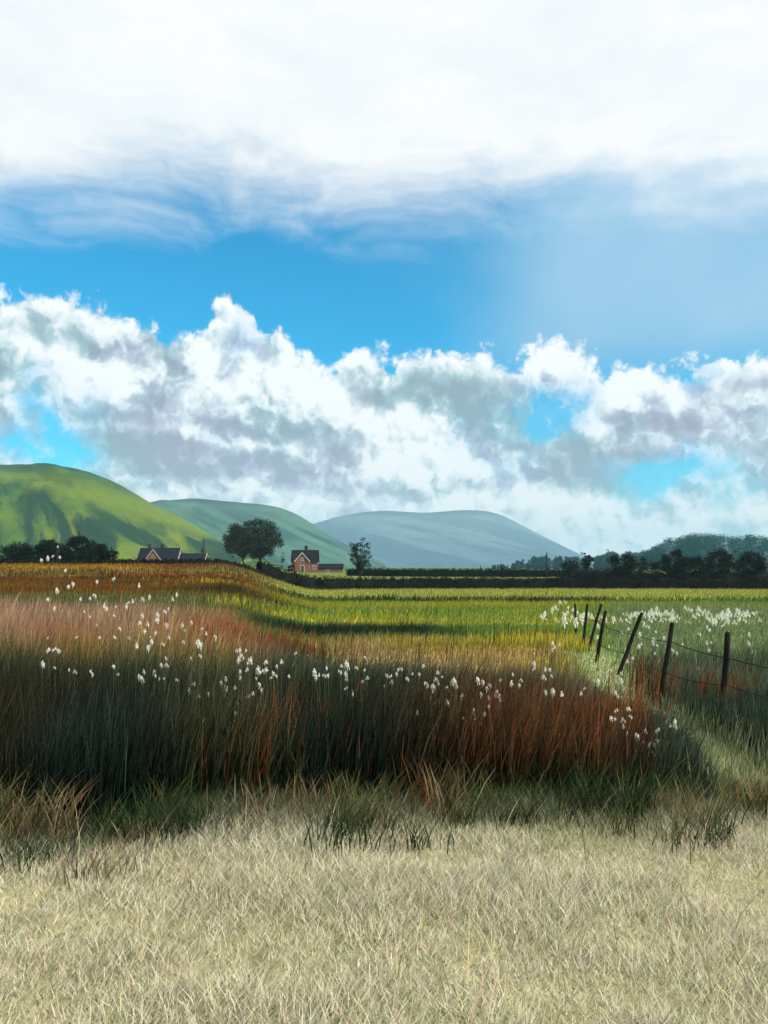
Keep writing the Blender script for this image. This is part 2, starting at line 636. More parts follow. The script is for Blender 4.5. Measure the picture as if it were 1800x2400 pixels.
def mixc(a, b, w):
    return a * (1 - w[:, None]) + np.asarray(b) * w[:, None]


def veg(x, y):
    """colour of the plants growing at x, y (turf, bracken, hay), cloud shadows painted in as dark bands"""
    d = np.maximum(y, 0.3)
    u = np.clip(x / d, -1.5, 1.5)
    n1 = fbm(x * .09, y * .22, 3, 4) - .5
    n2 = fbm(x * .5, y * .5, 9, 3) - .5
    ld = np.log(d) + n1 * .16 + n2 * .05

    def band(a, b, s=.05):
        la, lb = math.log(a), math.log(b)
        return smooth(ld, la - s, la + s) * (1 - smooth(ld, lb - s, lb + s))
    n = len(x)
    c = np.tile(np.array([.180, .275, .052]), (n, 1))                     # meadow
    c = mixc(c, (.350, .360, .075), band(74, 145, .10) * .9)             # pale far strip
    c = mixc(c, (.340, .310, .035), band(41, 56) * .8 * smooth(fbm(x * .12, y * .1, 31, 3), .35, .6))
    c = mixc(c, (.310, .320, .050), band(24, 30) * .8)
    c = mixc(c, (.014, .036, .016), smooth(fbm(x * .05 + 3, y * .16, 55, 3), .30, .48) * band(57, 73) * (1 - .45 * smooth(u, .1, .3)) * .95)  # far cloud shadow, painted as a dark green band
    c = mixc(c, (.022, .055, .022), band(33, 40) * .85 * smooth(fbm(x * .11 + 7, y * .2, 57, 3), .42, .56))  # broken cloud shadow painted across the middle of the meadow
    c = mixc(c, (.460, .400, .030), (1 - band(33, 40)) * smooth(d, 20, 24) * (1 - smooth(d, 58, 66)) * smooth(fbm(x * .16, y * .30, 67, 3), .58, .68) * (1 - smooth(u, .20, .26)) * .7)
    c = mixc(c, (.016, .038, .022), band(17.6, 23, .045) * (1 - smooth(u, .03, .17)) * .98)  # nearest cloud shadow, painted into the grass colour
    c = mixc(c, (.380, .270, .105), band(9.5, 17.2, .06) * smooth(u, -.16, -.03) * (1 - smooth(u, .2, .26)))
    c = mixc(c, (.330, .260, .022), band(15.2, 17.4, .03) * smooth(u, -.02, .05) * (1 - smooth(u, .22, .26)) * smooth(n2, -.1, .05) * .6)
    c = mixc(c, (.200, .260, .125), smooth(u, .24, .30) * (1 - smooth(d, 36, 60)) * .85)      # beyond the fence
    c = mixc(c, (.26, .055, .022), np.exp(-((u - .18) / .035) ** 2 - ((d - 19.2) / .9) ** 2) * .8)
    c = mixc(c, (.26, .055, .022), np.exp(-((u - .234) / .012) ** 2 - ((d - 17.4) / .7) ** 2) * .8)
    # beyond the hedges
    c = mixc(c, (.140, .170, .032), smooth(d, 150, 160))
    c = mixc(c, (.070, .130, .060), smooth(d, 220, 420))
    # heathery rise on the left
    L = (1 - smooth(u + n1 * .05, -.19, -.10))
    Lm = L * smooth(d, 26, 36)
    c = mixc(c, (.215, .085, .018), Lm)
    c = mixc(c, (.340, .190, .020), Lm * smooth(d, 78, 92) * (1 - smooth(u, -.33, -.24)))
    c = mixc(c, (.045, .055, .020), Lm * smooth(fbm(x * .07, y * .22, 41, 4), .50, .62) * .9)
    c = mixc(c, (.210, .190, .035), Lm * smooth(fbm(x * .06, y * .16, 47, 3), .58, .7) * .8)
    c = mixc(c, (.100, .125, .045), L * (1 - smooth(d, 26, 36)) * smooth(d, 17, 22))
    # tall fore-grass, tips
    tal = 1 - smooth(d - dtall(u), -1.2, .6)
    tan = np.array([.520, .310, .185])
    fore = np.tile(np.array([.120, .150, .085]), (n, 1))
    fore = mixc(fore, tan, (1 - smooth(u, -.21, -.10)) * smooth(d, 7.5, 10.5))
    fore = mixc(fore, (.46, .140, .045), np.exp(-((u + .21) / .07) ** 2 - ((d - 12.0) / 2.2) ** 2) * .85)
    fore = mixc(fore, (.40, .12, .06), np.exp(-((u + .40) / .05) ** 2 - ((d - 11) / 2) ** 2) * .7)
    fore = mixc(fore, (.380, .240, .040), (1 - smooth(u, -.2, -.12)) * np.exp(-((d - 8.4) / .9) ** 2) * .75)
    fore = mixc(fore, (.340, .240, .105), smooth(u, -.13, -.02) * smooth(d, 8.2, 9.8) * (1 - smooth(u, .22, .30)))
    near = 1 - smooth(d + n2 * 1.5, 5.8, 8.6)
    nc = np.tile(np.array([.019, .036, .025]), (n, 1))
    nc = mixc(nc, (.040, .036, .018), 1 - smooth(u, -.26, -.10))
    nc = mixc(nc, (.120, .060, .028), np.exp(-((u - .17) / .13) ** 2))
    nc = mixc(nc, (.015, .034, .031), smooth(fbm(x * .7, y * .7, 91, 3), .50, .62) * .7)
    nc = mixc(nc, (.095, .092, .040), smooth(fbm(x * .9 + 40, y * .9, 93, 3), .54, .64) * .6)
    fore = mixc(fore, nc, near)
    fore = mixc(fore, (.120, .150, .090), smooth(u, .31, .36))
    fore = mixc(fore, (.030, .060, .042), smooth(u, .32, .36) * (1 - smooth(d, 8.0, 10.5)) * .8)
    c = c * (1 - tal[:, None]) + fore * tal[:, None]
    pw = path_w(x, y)
    c = mixc(c, (.310, .345, .165), pw * .9)
    return c


# ------------------------------------------------------------------ ground sheet
def build_ground():
    rad = np.concatenate([np.linspace(.0, 2, 6)[1:], np.exp(np.linspace(math.log(2.15), math.log(9000), 330))])
    an = np.concatenate([np.linspace(-.62, .62, 260), np.linspace(.62, 2 * math.pi - .62, 74)[1:-1]])
    R, A = np.meshgrid(rad, an, indexing='ij')
    x, y = (R * np.sin(A)).ravel(), (R * np.cos(A)).ravel()
    z = ground(x, y)
    nr, na = R.shape
    i, j = np.meshgrid(np.arange(nr - 1), np.arange(na), indexing='ij')
    j2 = (j + 1) % na
    f = np.stack([i * na + j, i * na + j2, (i + 1) * na + j2, (i + 1) * na + j], -1).reshape(-1, 4)
    v = np.column_stack([x, y, z])
    v = np.vstack([v, [[0, 0, 0]]])
    cen = np.column_stack([np.full(na, len(v) - 1), (np.arange(na) + 1) % na, np.arange(na)])
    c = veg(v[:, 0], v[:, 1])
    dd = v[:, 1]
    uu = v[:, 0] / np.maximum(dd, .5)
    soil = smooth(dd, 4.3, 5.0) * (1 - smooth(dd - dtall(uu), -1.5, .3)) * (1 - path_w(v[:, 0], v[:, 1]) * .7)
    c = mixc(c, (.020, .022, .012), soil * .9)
    c = mixc(c, (.33, .30, .18), 1 - smooth(dd - edge_d(v[:, 0]), -1.1, -.1))  # pale ground colour under the added short grass
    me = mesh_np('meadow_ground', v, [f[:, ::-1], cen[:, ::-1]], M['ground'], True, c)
    tag(link('meadow_ground', me), kind='structure')


def build_added_grass():
    """added short bleached grass, pale to brighten the foreground where the viewer stands; the tall grass starts at its ragged edge"""
    k = 190000
    x, y = scatter(k, 1.9, 6.0, .64)
    e = edge_d(x) - y
    cl = fbm(x * 1.5, y * 1.5, 19, 4)
    keep = (e > -.3) & (rng.uniform(0, 1, k) < .55 + .9 * cl)
    x, y, e, cl = x[keep], y[keep], e[keep], cl[keep]
    k = len(x)
    g = rng.uniform(0, 1, (k, 1))
    pale = np.where(g < .62, np.array([.66, .61, .46]), np.where(g < .84, np.array([.56, .50, .32]), np.array([.26, .31, .13])))
    grn = smooth(fbm(x * .8 + 5, y * .8, 35, 4), .50, .66)[:, None] * .55
    pale = pale * (1 - grn) + np.array([.36, .40, .19]) * grn
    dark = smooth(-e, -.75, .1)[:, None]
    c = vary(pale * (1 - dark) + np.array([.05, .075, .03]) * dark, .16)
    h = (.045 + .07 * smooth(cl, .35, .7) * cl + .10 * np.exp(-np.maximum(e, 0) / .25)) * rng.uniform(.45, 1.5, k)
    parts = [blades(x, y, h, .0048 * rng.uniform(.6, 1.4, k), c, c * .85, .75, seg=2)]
    for _ in range(150):
        tx = rng.uniform(-3.6, 3.6)
        ty = float(edge_d(np.array([tx]))[0]) - abs(rng.normal(0, .38)) + .08
        n = int(rng.uniform(25, 90)); w_ = rng.uniform(.04, .16)
        bx, by = tx + rng.normal(0, w_, n), ty + rng.normal(0, w_ * .7, n)
        pal = [(.05, .085, .035), (.13, .14, .05), (.32, .24, .12), (.20, .075, .03)][int(rng.choice(4, p=[.44, .28, .25, .03]))]
        cc = vary(np.tile(np.array(pal), (n, 1)), .3)
        parts.append(blades(bx, by, rng.uniform(.10, .42) * rng.uniform(.4, 1.3, n), .007 * rng.uniform(.6, 1.3, n), cc, cc * .4, .45))
    n = 520
    tx, ty = scatter(n, 2.1, 5.0, .6)
    cc = vary(np.tile(np.array([.50, .42, .26]), (n, 1)), .25)
    parts.append(blades(tx, ty, rng.uniform(.14, .34, n), .0042 * rng.uniform(.6, 1.3, n), cc, cc * .8, .5))
    tag(emit('added_bleached_grass', parts, M['blade']), 'added short bleached straw coloured grass in the nearest foreground', 'grass', kind='stuff')


# ------------------------------------------------------------------ hills
def hill_mat(name, cols, ang, scale, crest, zone=None):
    """turf, haze-tinted on the two far hills: cols = grass, dark bracken streaks running down the slope, bright sward; crest = height where dark heather takes over"""
    def fn(T, p):
        v = objc(T)
        sp = T.new('ShaderNodeSeparateXYZ'); T.l.new(v, sp.inputs[0])
        x, y, z = sp.outputs
        ca, sa = math.cos(ang), math.sin(ang)
        along = T.m('SUBTRACT', T.m('MULTIPLY', x, ca), T.m('MULTIPLY', z, sa))
        acr = T.m('ADD', T.m('MULTIPLY', x, sa), T.m('MULTIPLY', z, ca))
        q = T.comb(T.m('MULTIPLY', along, scale * .40), T.m('MULTIPLY', acr, scale * 5.5), T.m('MULTIPLY', y, scale * .05))
        n2 = T.noise(q, 1.5, 6, 0.65)
        n1 = T.noise(T.comb(T.m('MULTIPLY', along, scale * .7), T.m('MULTIPLY', acr, scale * 1.6), T.m('MULTIPLY', y, scale * .06)), 1.0, 4, 0.6)
        c = T.mix(T.sstep(n1, 0.42, 0.60), cols[0], cols[2])
        low = T.sstep(z, crest * .75, crest * .25, 0.55, 1.0)
        if zone:
            w = T.m('MULTIPLY_ADD', x, zone[0], z)
            w = T.m('MULTIPLY_ADD', T.m('SUBTRACT', n1, .5), zone[4], w)
            low = T.sstep(w, zone[1], zone[2])
            c = T.mix(T.m('MULTIPLY', T.sstep(w, zone[2], zone[1]), T.sstep(w, zone[3] + 14, zone[3] - 6, 0.0, .75)), c, cols[2])
            c = T.mix(T.sstep(w, zone[3] + 2, zone[3] + 15, 0.0, .8), c, cols[3])
        c = T.mix(T.m('MULTIPLY', T.sstep(n2, 0.42, 0.54), low), c, cols[1])
        c = T.mix(T.m('MULTIPLY', T.sstep(T.m('MULTIPLY_ADD', n1, crest * .16, z), crest * .90, crest * 1.08), .85), c, cols[3])
        n3 = T.noise(v, scale * 14, 4, 0.7)
        return T.mix(1.0, c, T.ramp(n3, [(0.3, (.75, .78, .75)), (0.7, (1.18, 1.16, 1.1))]), 'MULTIPLY')
    return mat(name, fn, 0.95, 0.05)


def build_hill(name, d0, prof, front, back, m, gul, gsc, lean, seed):
    px = np.array([p[0] for p in prof], float)
    hh = np.array([(HY - p[1]) / FPX for p in prof])
    us = np.linspace((px[0] - CX) / FPX, (px[-1] - CX) / FPX, 300)
    hs = np.interp(us, (px - CX) / FPX, hh)
    k = np.hanning(13); k /= k.sum()
    hs = np.convolve(np.pad(hs, 6, mode='edge'), k, mode='valid')
    ts = np.concatenate([np.linspace(-1, 0, 110), np.linspace(0, 1, 30)[1:]])
    U, Tt = np.meshgrid(us, ts, indexing='ij')
    Hs = np.repeat(hs[:, None], len(ts), 1)
    d = np.where(Tt < 0, d0 + Tt * front, d0 + Tt * back)
    sh = np.where(Tt < 0, np.sin((1 + Tt) * math.pi / 2) ** 1.25, np.cos(Tt * math.pi / 2))
    x = U * d
    g = fbm((x - lean * (d - d0)) / gsc, d / (gsc * 5.0), seed, 4) - .5
    g2 = fbm(x / (gsc * 4), d / (gsc * 4), seed + 7, 3) - .5
    z = (Hs * d0 + H_EYE) * sh + (g * gul + g2 * gul * 1.6) * np.clip(-Tt * 3.0, 0, 1) * np.clip(sh * 2, 0, 1) * np.clip(Hs * 14, 0, 1)
    z = np.where(sh < 0.02, z - 12, z) - np.where(Hs < .002, 12, 0)
    n, mth = U.shape
    i, j = np.meshgrid(np.arange(n - 1), np.arange(mth - 1), indexing='ij')
    f = np.stack([i * mth + j, (i + 1) * mth + j, (i + 1) * mth + j + 1, i * mth + j + 1], -1).reshape(-1, 4)
    me = mesh_np(name, np.column_stack([x.ravel(), d.ravel(), z.ravel()]), [f], m, True)
    tag(link(name, me), kind='structure')


def build_hills():
    build_hill('green_hill', 1000, [(-900, 1215), (-700, 1150), (-400, 1060), (-150, 1022), (0, 1012), (85, 1013), (130, 1015), (200, 1026),
                                    (250, 1046), (300, 1074), (330, 1092), (400, 1125), (440, 1148), (480, 1172), (540, 1196), (620, 1222)],
               560, 700, hill_mat('hill_turf', ((.028, .080, .024), (.012, .040, .022), (.110, .155, .018), (.014, .058, .026)), math.radians(33), 0.012, 108, (.25, -4, -17, 4, 50)), 26, 42, -.55, 11)
    build_hill('grassy_hill', 2300, [(-700, 1222), (-500, 1200), (0, 1150), (200, 1112), (320, 1088), (360, 1081), (420, 1076), (500, 1084), (560, 1089),
                                     (600, 1095), (630, 1106), (660, 1122), (690, 1142), (730, 1167), (780, 1195), (840, 1222)],
               1000, 900, hill_mat('haze_tinted_turf', ((.050, .125, .088), (.014, .060, .064), (.080, .155, .095), (.008, .045, .052)), math.radians(25), 0.005, 172), 40, 130, -.4, 23)  # greens shifted towards blue, part of the haze painted in
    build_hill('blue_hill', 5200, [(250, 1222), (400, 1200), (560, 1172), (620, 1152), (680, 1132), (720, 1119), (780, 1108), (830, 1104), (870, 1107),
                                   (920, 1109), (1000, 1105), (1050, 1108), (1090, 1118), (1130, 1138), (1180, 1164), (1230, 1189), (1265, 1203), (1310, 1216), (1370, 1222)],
               1900, 1600, hill_mat('haze_tinted_moor', ((.065, .135, .175), (.040, .085, .135), (.095, .165, .195), (.030, .060, .110)), math.radians(15), 0.0018, 330), 55, 300, .3, 31)  # haze blue painted into the moor colours


# ------------------------------------------------------------------ grass
def blades(x, y, h, w, tipc, basec, lean, seg=3, bend=.35, dirx=0.12):
    """strips of seg quads ending in a point; returns verts, quads, tris, colours"""
    n = len(x)
    z = ground(x, y) - .02
    a = rng.uniform(0, 2 * math.pi, n)
    lx = np.cos(a) * lean * h + dirx * h * rng.normal(1, .6, n)
    ly = np.sin(a) * lean * h
    fa = rng.uniform(-.9, .9, n)
    wx, wy = np.cos(fa) * w * .5, np.sin(fa) * w * .5
    V, C = [], []
    ts = np.linspace(0, 1, seg + 1)
    for t in ts:
        k = t ** (1 + bend * 2)
        cx, cy, cz = x + lx * k, y + ly * k, z + h * (t - .18 * bend * t ** 3)
        tw = (1 - t ** 1.6) * .9 + .1
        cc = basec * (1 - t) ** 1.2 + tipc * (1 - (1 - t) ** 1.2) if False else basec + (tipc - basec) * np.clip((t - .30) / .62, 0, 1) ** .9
        if t < 1:
            V += [np.column_stack([cx - wx * tw, cy - wy * tw, cz]), np.column_stack([cx + wx * tw, cy + wy * tw, cz])]
            C += [cc, cc]
        else:
            V.append(np.column_stack([cx, cy, cz])); C.append(cc)
    k = 2 * seg + 1
    V = np.stack(V, 1).reshape(-1, 3); C = np.stack(C, 1).reshape(-1, 3)
    b = np.arange(n)[:, None] * k
    q = np.concatenate([b + np.array([[2 * s, 2 * s + 1, 2 * s + 3, 2 * s + 2]]) for s in range(seg - 1)]) if seg > 1 else np.zeros((0, 4), int)
    tr = b + np.array([[2 * seg - 2, 2 * seg - 1, 2 * seg]])
    return V, q, tr, C


def scatter(n, d0, d1, um=.62, power=1.0):
    """n points between distances d0..d1, |u| < um, even on the ground"""
    d = np.sqrt(rng.uniform(d0 ** 2, d1 ** 2, n))
    if power != 1.0:
        d = d0 + (d1 - d0) * rng.uniform(0, 1, n) ** power
    u = rng.uniform(-um, um, n)
    return u * d, d


def emit(name, parts, material, label=None):
    off, V, Q, Tr, C = 0, [], [], [], []
    for v, q, t, c in parts:
        V.append(v); Q.append(q + off); Tr.append(t + off); C.append(c); off += len(v)
    me = mesh_np(name, np.vstack(V), [np.vstack(Q), np.vstack(Tr)], material, False, np.vstack(C))
    return link(name, me)


def vary(c, a=.25):
    n = len(c)
    return np.clip(c * (1 + rng.normal(0, a, (n, 1))) * (1 + rng.normal(0, a * .35, (n, 3))), .004, .9)


def edge_d(x):
    """where the tall grass begins"""
    return 5.25 + 1.7 * (fbm(x * .55, x * 0 + 3.3, 77, 5) - .5)


def build_grass():
    parts = []
    # tall fore-grass
    for (n, a, b, wd) in ((64000, 4.4, 7.4, .0085), (60000, 7.0, 10.5, .009), (70000, 10.0, 21, .011)):
        x, y = scatter(n, a, b)
        u = x / y
        keep = y < dtall(u) + rng.normal(0, .7, n)
        pw = path_w(x, y)
        keep &= (rng.uniform(0, 1, n) > pw * .55) & (y > edge_d(x))
        clump = fbm(x * 1.3, y * 1.3, 61, 3)
        keep &= rng.uniform(0, 1, n) < .35 + 1.3 * clump
        x, y, u, pw, clump = x[keep], y[keep], u[keep], pw[keep], clump[keep]
        h = tall_h(x, y) * (1 - .72 * pw)
        h = h * rng.normal(1, .2, len(x)).clip(.45, 1.5) * (.75 + .5 * clump)
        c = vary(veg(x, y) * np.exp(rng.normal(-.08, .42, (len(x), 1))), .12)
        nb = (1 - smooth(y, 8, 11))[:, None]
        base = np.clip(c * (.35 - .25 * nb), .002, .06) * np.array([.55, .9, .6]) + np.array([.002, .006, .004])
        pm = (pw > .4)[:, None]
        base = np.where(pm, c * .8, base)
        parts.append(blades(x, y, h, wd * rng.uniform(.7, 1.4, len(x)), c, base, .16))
    # rust-red dead blades in drifts
    drifts = [(-.175, 6.0, .035, .35, 330), (-.05, 6.1, .025, .3, 260), (.0, 6.0, .03, .3, 160), (.08, 6.4, .04, .5, 340), (.12, 6.2, .03, .4, 240), (.19, 6.4, .05, .5, 400),
              (.25, 6.2, .035, .4, 280), (.29, 6.4, .02, .6, 160), (-.13, 6.6, .012, .3, 60), (-.11, 6.0, .02, .2, 90), (.345, 9.6, .010, .3, 40), (.385, 9.2, .006, .3, 34), (.425, 8.9, .014, .4, 60),
              (.31, 10.4, .012, .4, 40), (-.22, 12, .06, 1.6, 1500), (-.15, 12.5, .04, 1.2, 900), (-.40, 11, .04, 1.2, 700), (-.3, 6.0, .12, .3, 120)]
    for (uc, dc, us_, ds, n) in drifts:
        y = rng.normal(dc, ds, n); u = rng.normal(uc, us_, n); x = u * y
        y = np.maximum(y, edge_d(x) + .05)
        h = np.interp(y, [2, 6.5, 9, 14], [.5, .62, .5, .5]) * rng.normal(1, .22, n).clip(.4, 1.5)
        c = vary(np.tile(np.array([.235, .078, .026]), (n, 1)), .3)
        parts.append(blades(x, y, h, np.interp(y, [5, 15], [.0095, .013]) * rng.uniform(.7, 1.7, n), c, c * .3, .12))
    o = emit('tall_grass', parts, M['blade'])
    tag(o, 'tall dry grass with tan tips and rust red drifts over dark stems', 'grass', kind='stuff')

    # meadow sward
    parts = []
    for (n, a, b, wd, hh) in ((60000, 10.5, 24, .013, .15), (70000, 24, 60, .03, .22), (50000, 60, 150, .07, .30)):
        x, y = scatter(n, a, b, .58)
        u = x / y
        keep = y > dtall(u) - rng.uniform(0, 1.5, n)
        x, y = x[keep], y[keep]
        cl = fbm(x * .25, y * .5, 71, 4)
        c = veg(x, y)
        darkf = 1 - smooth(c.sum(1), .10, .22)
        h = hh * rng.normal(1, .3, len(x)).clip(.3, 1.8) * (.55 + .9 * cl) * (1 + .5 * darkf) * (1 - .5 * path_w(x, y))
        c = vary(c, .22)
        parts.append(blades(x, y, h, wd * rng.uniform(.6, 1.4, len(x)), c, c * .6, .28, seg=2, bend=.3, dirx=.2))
    o = emit('meadow_grass', parts, M['blade'])
    tag(o, 'short yellow green meadow grass in bands of light and dark', 'grass', kind='stuff')

    # yellow flowering stalks standing in drifts
    parts = []
    for (px, d, spx, sd, n, hh) in ((505, 24.5, 26, .5, 90, .42), (560, 24.0, 40, .4, 60, .25), (700, 33, 60, 1.2, 110, .35), (840, 33, 60, 1.2, 100, .35), (1000, 17.0, 60, .5, 160, .25), (1150, 16.8, 60, .5, 380, .3),
                                    (1230, 15.6, 30, .6, 200, .3), (880, 16.8, 40, .5, 140, .25), (1180, 12.6, 50, .6, 260, .22), (450, 50, 60, 3, 160, .4), (1160, 38, 60, 2, 200, .25)):
        y = rng.normal(d, sd, n); x = (rng.normal(px, spx, n) - CX) / FPX * y
        c = vary(np.tile(np.array([.62, .50, .03]), (n, 1)), .2)
        g = np.tile(np.array([.15, .17, .03]), (n, 1))
        parts.append(blades(x, y, hh * rng.uniform(.5, 1.1, n), .0022 * y * rng.uniform(.5, 1.1, n) * .55, c, g, .10, seg=3, bend=.1, dirx=.03))
    o = emit('yellow_flower_spikes', parts, M['blade'])
    tag(o, 'yellow flowering grass spikes in loose drifts across the meadow', 'wildflowers', kind='stuff')

    # dark rush stems
    parts = []
    for (n, a, b, wd, hh) in ((4400, 4.5, 8.5, .0075, .95), (3000, 8.5, 18, .008, .80), (700, 18, 45, .014, .85), (700, 45, 120, .034, 1.35)):
        x, y = scatter(n, a, b)
        u = x / y
        cl = fbm(x * .8 + 9, y * .8, 83, 3)
        keep = (rng.uniform(0, 1, n) < (cl - .25) * 2.2) & (path_w(x, y) < .4) & (y > edge_d(x) + .1)
        keep &= (y < dtall(u) + 1.0) | (rng.uniform(0, 1, n) < .6)
        x, y = x[keep], y[keep]
        k = len(x)
        c = vary(np.tile(np.array([.010, .015, .011]), (k, 1)), .3)
        hn = hh * (1 - .35 * smooth(x / y, .2, .3) - .2 * smooth(x / y, -.15, 0) * (1 - smooth(y, 17, 19)))
        parts.append(blades(x, y, hn * rng.uniform(.55, 1.15, k), wd * rng.uniform(.7, 1.3, k), c, c, .10, seg=3, bend=.25, dirx=.06))
    # a dark row of low rushes at the far corner of the field
    n = 700
    y = rng.normal(62, 3.0, n); x = rng.uniform(.15, .27, n) * y
    c = vary(np.tile(np.array([.018, .026, .014]), (n, 1)), .3)
    parts.append(blades(x, y, rng.uniform(.2, .6, n), .05 * rng.uniform(.5, 1.2, n), c, c, .2, seg=2, bend=.2))
    o = emit('rushes', parts, M['rush'])
    tag(o, 'thin dark rush stems standing above the grass', 'rushes', kind='stuff')


# ------------------------------------------------------------------ cottongrass
def cotton_mesh(seed, lobes):
    r = np.random.default_rng(seed)
    V, Fq = [], []
    for (ox, oz, L, n) in lobes:
        a = r.uniform(0, 2 * math.pi, n)
        e = r.normal(.15, .55, n)
        l = L * r.uniform(.6, 1.15, n)
        dx, dy, dz = np.cos(a) * np.cos(e) * l * .55, np.sin(a) * np.cos(e) * l * .55, np.sin(e) * l - .25 * l
        s = np.column_stack([np.full(n, ox), np.zeros(n), np.full(n, oz)]) + r.normal(0, L * .18, (n, 3))
        mid = s + np.column_stack([dx * .6, dy * .6, dz * .45])
        end = s + np.column_stack([dx, dy, dz - .15 * l])
        wv = np.cross(end - s, r.normal(0, 1, (n, 3)))
        wv = wv / np.linalg.norm(wv, axis=1, keepdims=True) * L * .16
        b = len(V) and sum(len(q) for q in V)
        V.append(np.stack([s - wv * .5, s + wv * .5, mid + wv, mid - wv, end], 1).reshape(-1, 3))
        k = b + np.arange(n)[:, None] * 5
        Fq.append((k + np.array([[0, 1, 2, 3]]), k + np.array([[3, 2, 4]])))
    V = np.vstack(V)
    c = np.clip(np.tile(np.array([.88, .86, .76]), (len(V), 1)) * r.uniform(.9, 1.05, (len(V), 1)), 0, .92)
    return mesh_np('seed_head', V, [np.vstack([f[0] for f in Fq]), np.vstack([f[1] for f in Fq])], M['cotton'], False, c)


COTTON = []   # px, py (layout of the heads), how many, spread x, spread y, distance range, size, zone


def build_cotton():
    heads = [cotton_mesh(1, [(0, 0, .034, 46)]), cotton_mesh(2, [(-.012, 0, .026, 32), (.02, -.012, .026, 30)]),
             cotton_mesh(3, [(0, 0, .03, 36), (.026, -.02, .022, 24), (-.024, -.016, .022, 24)]), cotton_mesh(4, [(.006, 0, .045, 48)])]
    stems = []
    for k in range(3):
        m = MB()
        bx, by = (.05, -.07, .02)[k], (.02, .03, -.05)[k]
        m.tube([(-bx, -by, -1), (-bx * .7, -by * .7, -.6), (-bx * .25, -by * .25, -.25), (0, 0, 0)], [.0050, .0045, .0038, .003], 5)
        me = bpy.data.meshes.new('cottongrass_stem')
        me.from_pydata(m.v, [], m.f)
        me.materials.append(M['stem']); stems.append(me)
    lab = {
        'left_tall': ('tall lone white cottongrass reaching above the left skyline', 'tallest cottongrass at the left'),
        'left_back': ('white cottongrass tuft in the pale tan grass at upper left', 'cottongrass in the pale tan grass'),
        'left_mid': ('white cottongrass tuft over the rust orange grass on the left', 'cottongrass over the rust orange grass'),
        'left_low': ('white cottongrass tuft against the dark green grass on the left', 'cottongrass against dark grass at left'),
        'mid': ('white cottongrass tuft before the ochre grass in the middle of the meadow', 'cottongrass before the ochre grass'),
        'right': ('white cottongrass tuft among rust brown grass left of the pale path', 'cottongrass left of the path'),
        'path': ('white cottongrass tuft at the lower right beside the pale path', 'cottongrass beside the path'),
        'fence_far': ('small white cottongrass in the far row behind the leaning fence', 'far row of cottongrass behind the fence'),
        'fence_near': ('white cottongrass tuft in green grass on the far side of the fence', 'cottongrass beyond the fence'),
    }
    spots = []

    def S(zone, d0, d1, size, pts, jit=0):
        for p in pts:
            n = p[2] if len(p) > 2 else 1
            sx = p[3] if len(p) > 3 else 6
            sy = p[4] if len(p) > 4 else 6
            for i in range(n):
                spots.append((zone, p[0] + random.gauss(0, sx * 2.3 if n > 1 else 7), p[1] + random.gauss(0, sy * 2.0 if n > 1 else 7),
                              random.uniform(d0, d1), size * random.uniform(.75, 1.25)))
    S('left_tall', 11, 14, 1.0, [(87, 1206), (100, 1197), (117, 1201), (128, 1187), (135, 1201), (141, 1222), (184, 1222)])
    S('left_back', 12, 17, 1.15, [(220, 1250), (236, 1246), (296, 1267), (155, 1270), (125, 1278), (172, 1279), (182, 1286), (193, 1289), (200, 1281),
                                  (97, 1290), (118, 1288), (100, 1304), (130, 1294), (268, 1290), (314, 1286), (333, 1290), (372, 1290), (378, 1288), (275, 1300),
                                  (252, 1308), (268, 1305), (290, 1300), (233, 1312), (190, 1318), (120, 1310), (356, 1300), (345, 1330, 4, 8, 7), (205, 1330, 2, 8, 8), (350, 1318), (300, 1330), (240, 1330), (160, 1325)])
    S('left_mid', 9.5, 13, 1.0, [(302, 1358, 6, 12, 6), (250, 1345), (330, 1368), (348, 1378, 2, 5, 5), (280, 1368), (296, 1385), (355, 1390, 3, 8, 4), (383, 1385),
                                 (400, 1370), (404, 1355), (436, 1350, 2, 6, 4), (452, 1372), (440, 1390), (470, 1395), (480, 1380), (500, 1398, 2, 6, 4), (525, 1395), (412, 1400), (120, 1385, 4, 7, 12),
                                 (230, 1360), (190, 1350), (420, 1412), (535, 1420, 3, 10, 8), (506, 1408), (545, 1440), (545, 1425), (575, 1425), (605, 1425), (600, 1432), (170, 1375), (215, 1375)])
    S('left_low', 6.8, 8.6, .8, [(110, 1420, 4, 8, 10), (165, 1435, 5, 9, 10), (237, 1440), (258, 1450), (310, 1460), (340, 1465, 2, 8, 5), (365, 1468, 10, 13, 9), (352, 1440, 2, 6, 6),
                                 (405, 1495), (417, 1497), (440, 1500), (452, 1502), (478, 1480, 2, 6, 3), (497, 1502, 7, 9, 8), (525, 1497, 3, 8, 4), (545, 1490, 4, 5, 8), (430, 1545), (520, 1440, 2, 8, 7), (535, 1450, 2, 6, 8), (412, 1430)])
    S('mid', 7.6, 10.5, .85, [(562, 1452, 2, 8, 4), (585, 1445, 4, 7, 8), (600, 1455, 3, 6, 6), (655, 1410, 2, 5, 8), (625, 1455), (655, 1460, 2, 8, 3), (680, 1452), (695, 1455, 2, 5, 4), (720, 1455, 2, 4, 5),
                              (745, 1430, 4, 6, 8), (775, 1428, 3, 7, 6), (765, 1455, 2, 5, 5), (780, 1465, 3, 7, 6), (757, 1485, 2, 6, 3), (792, 1485), (820, 1455, 3, 7, 5), (840, 1458), (860, 1445, 4, 6, 5), (872, 1462), (885, 1448, 2, 8, 4), (903, 1455), (845, 1488), (905, 1440)])
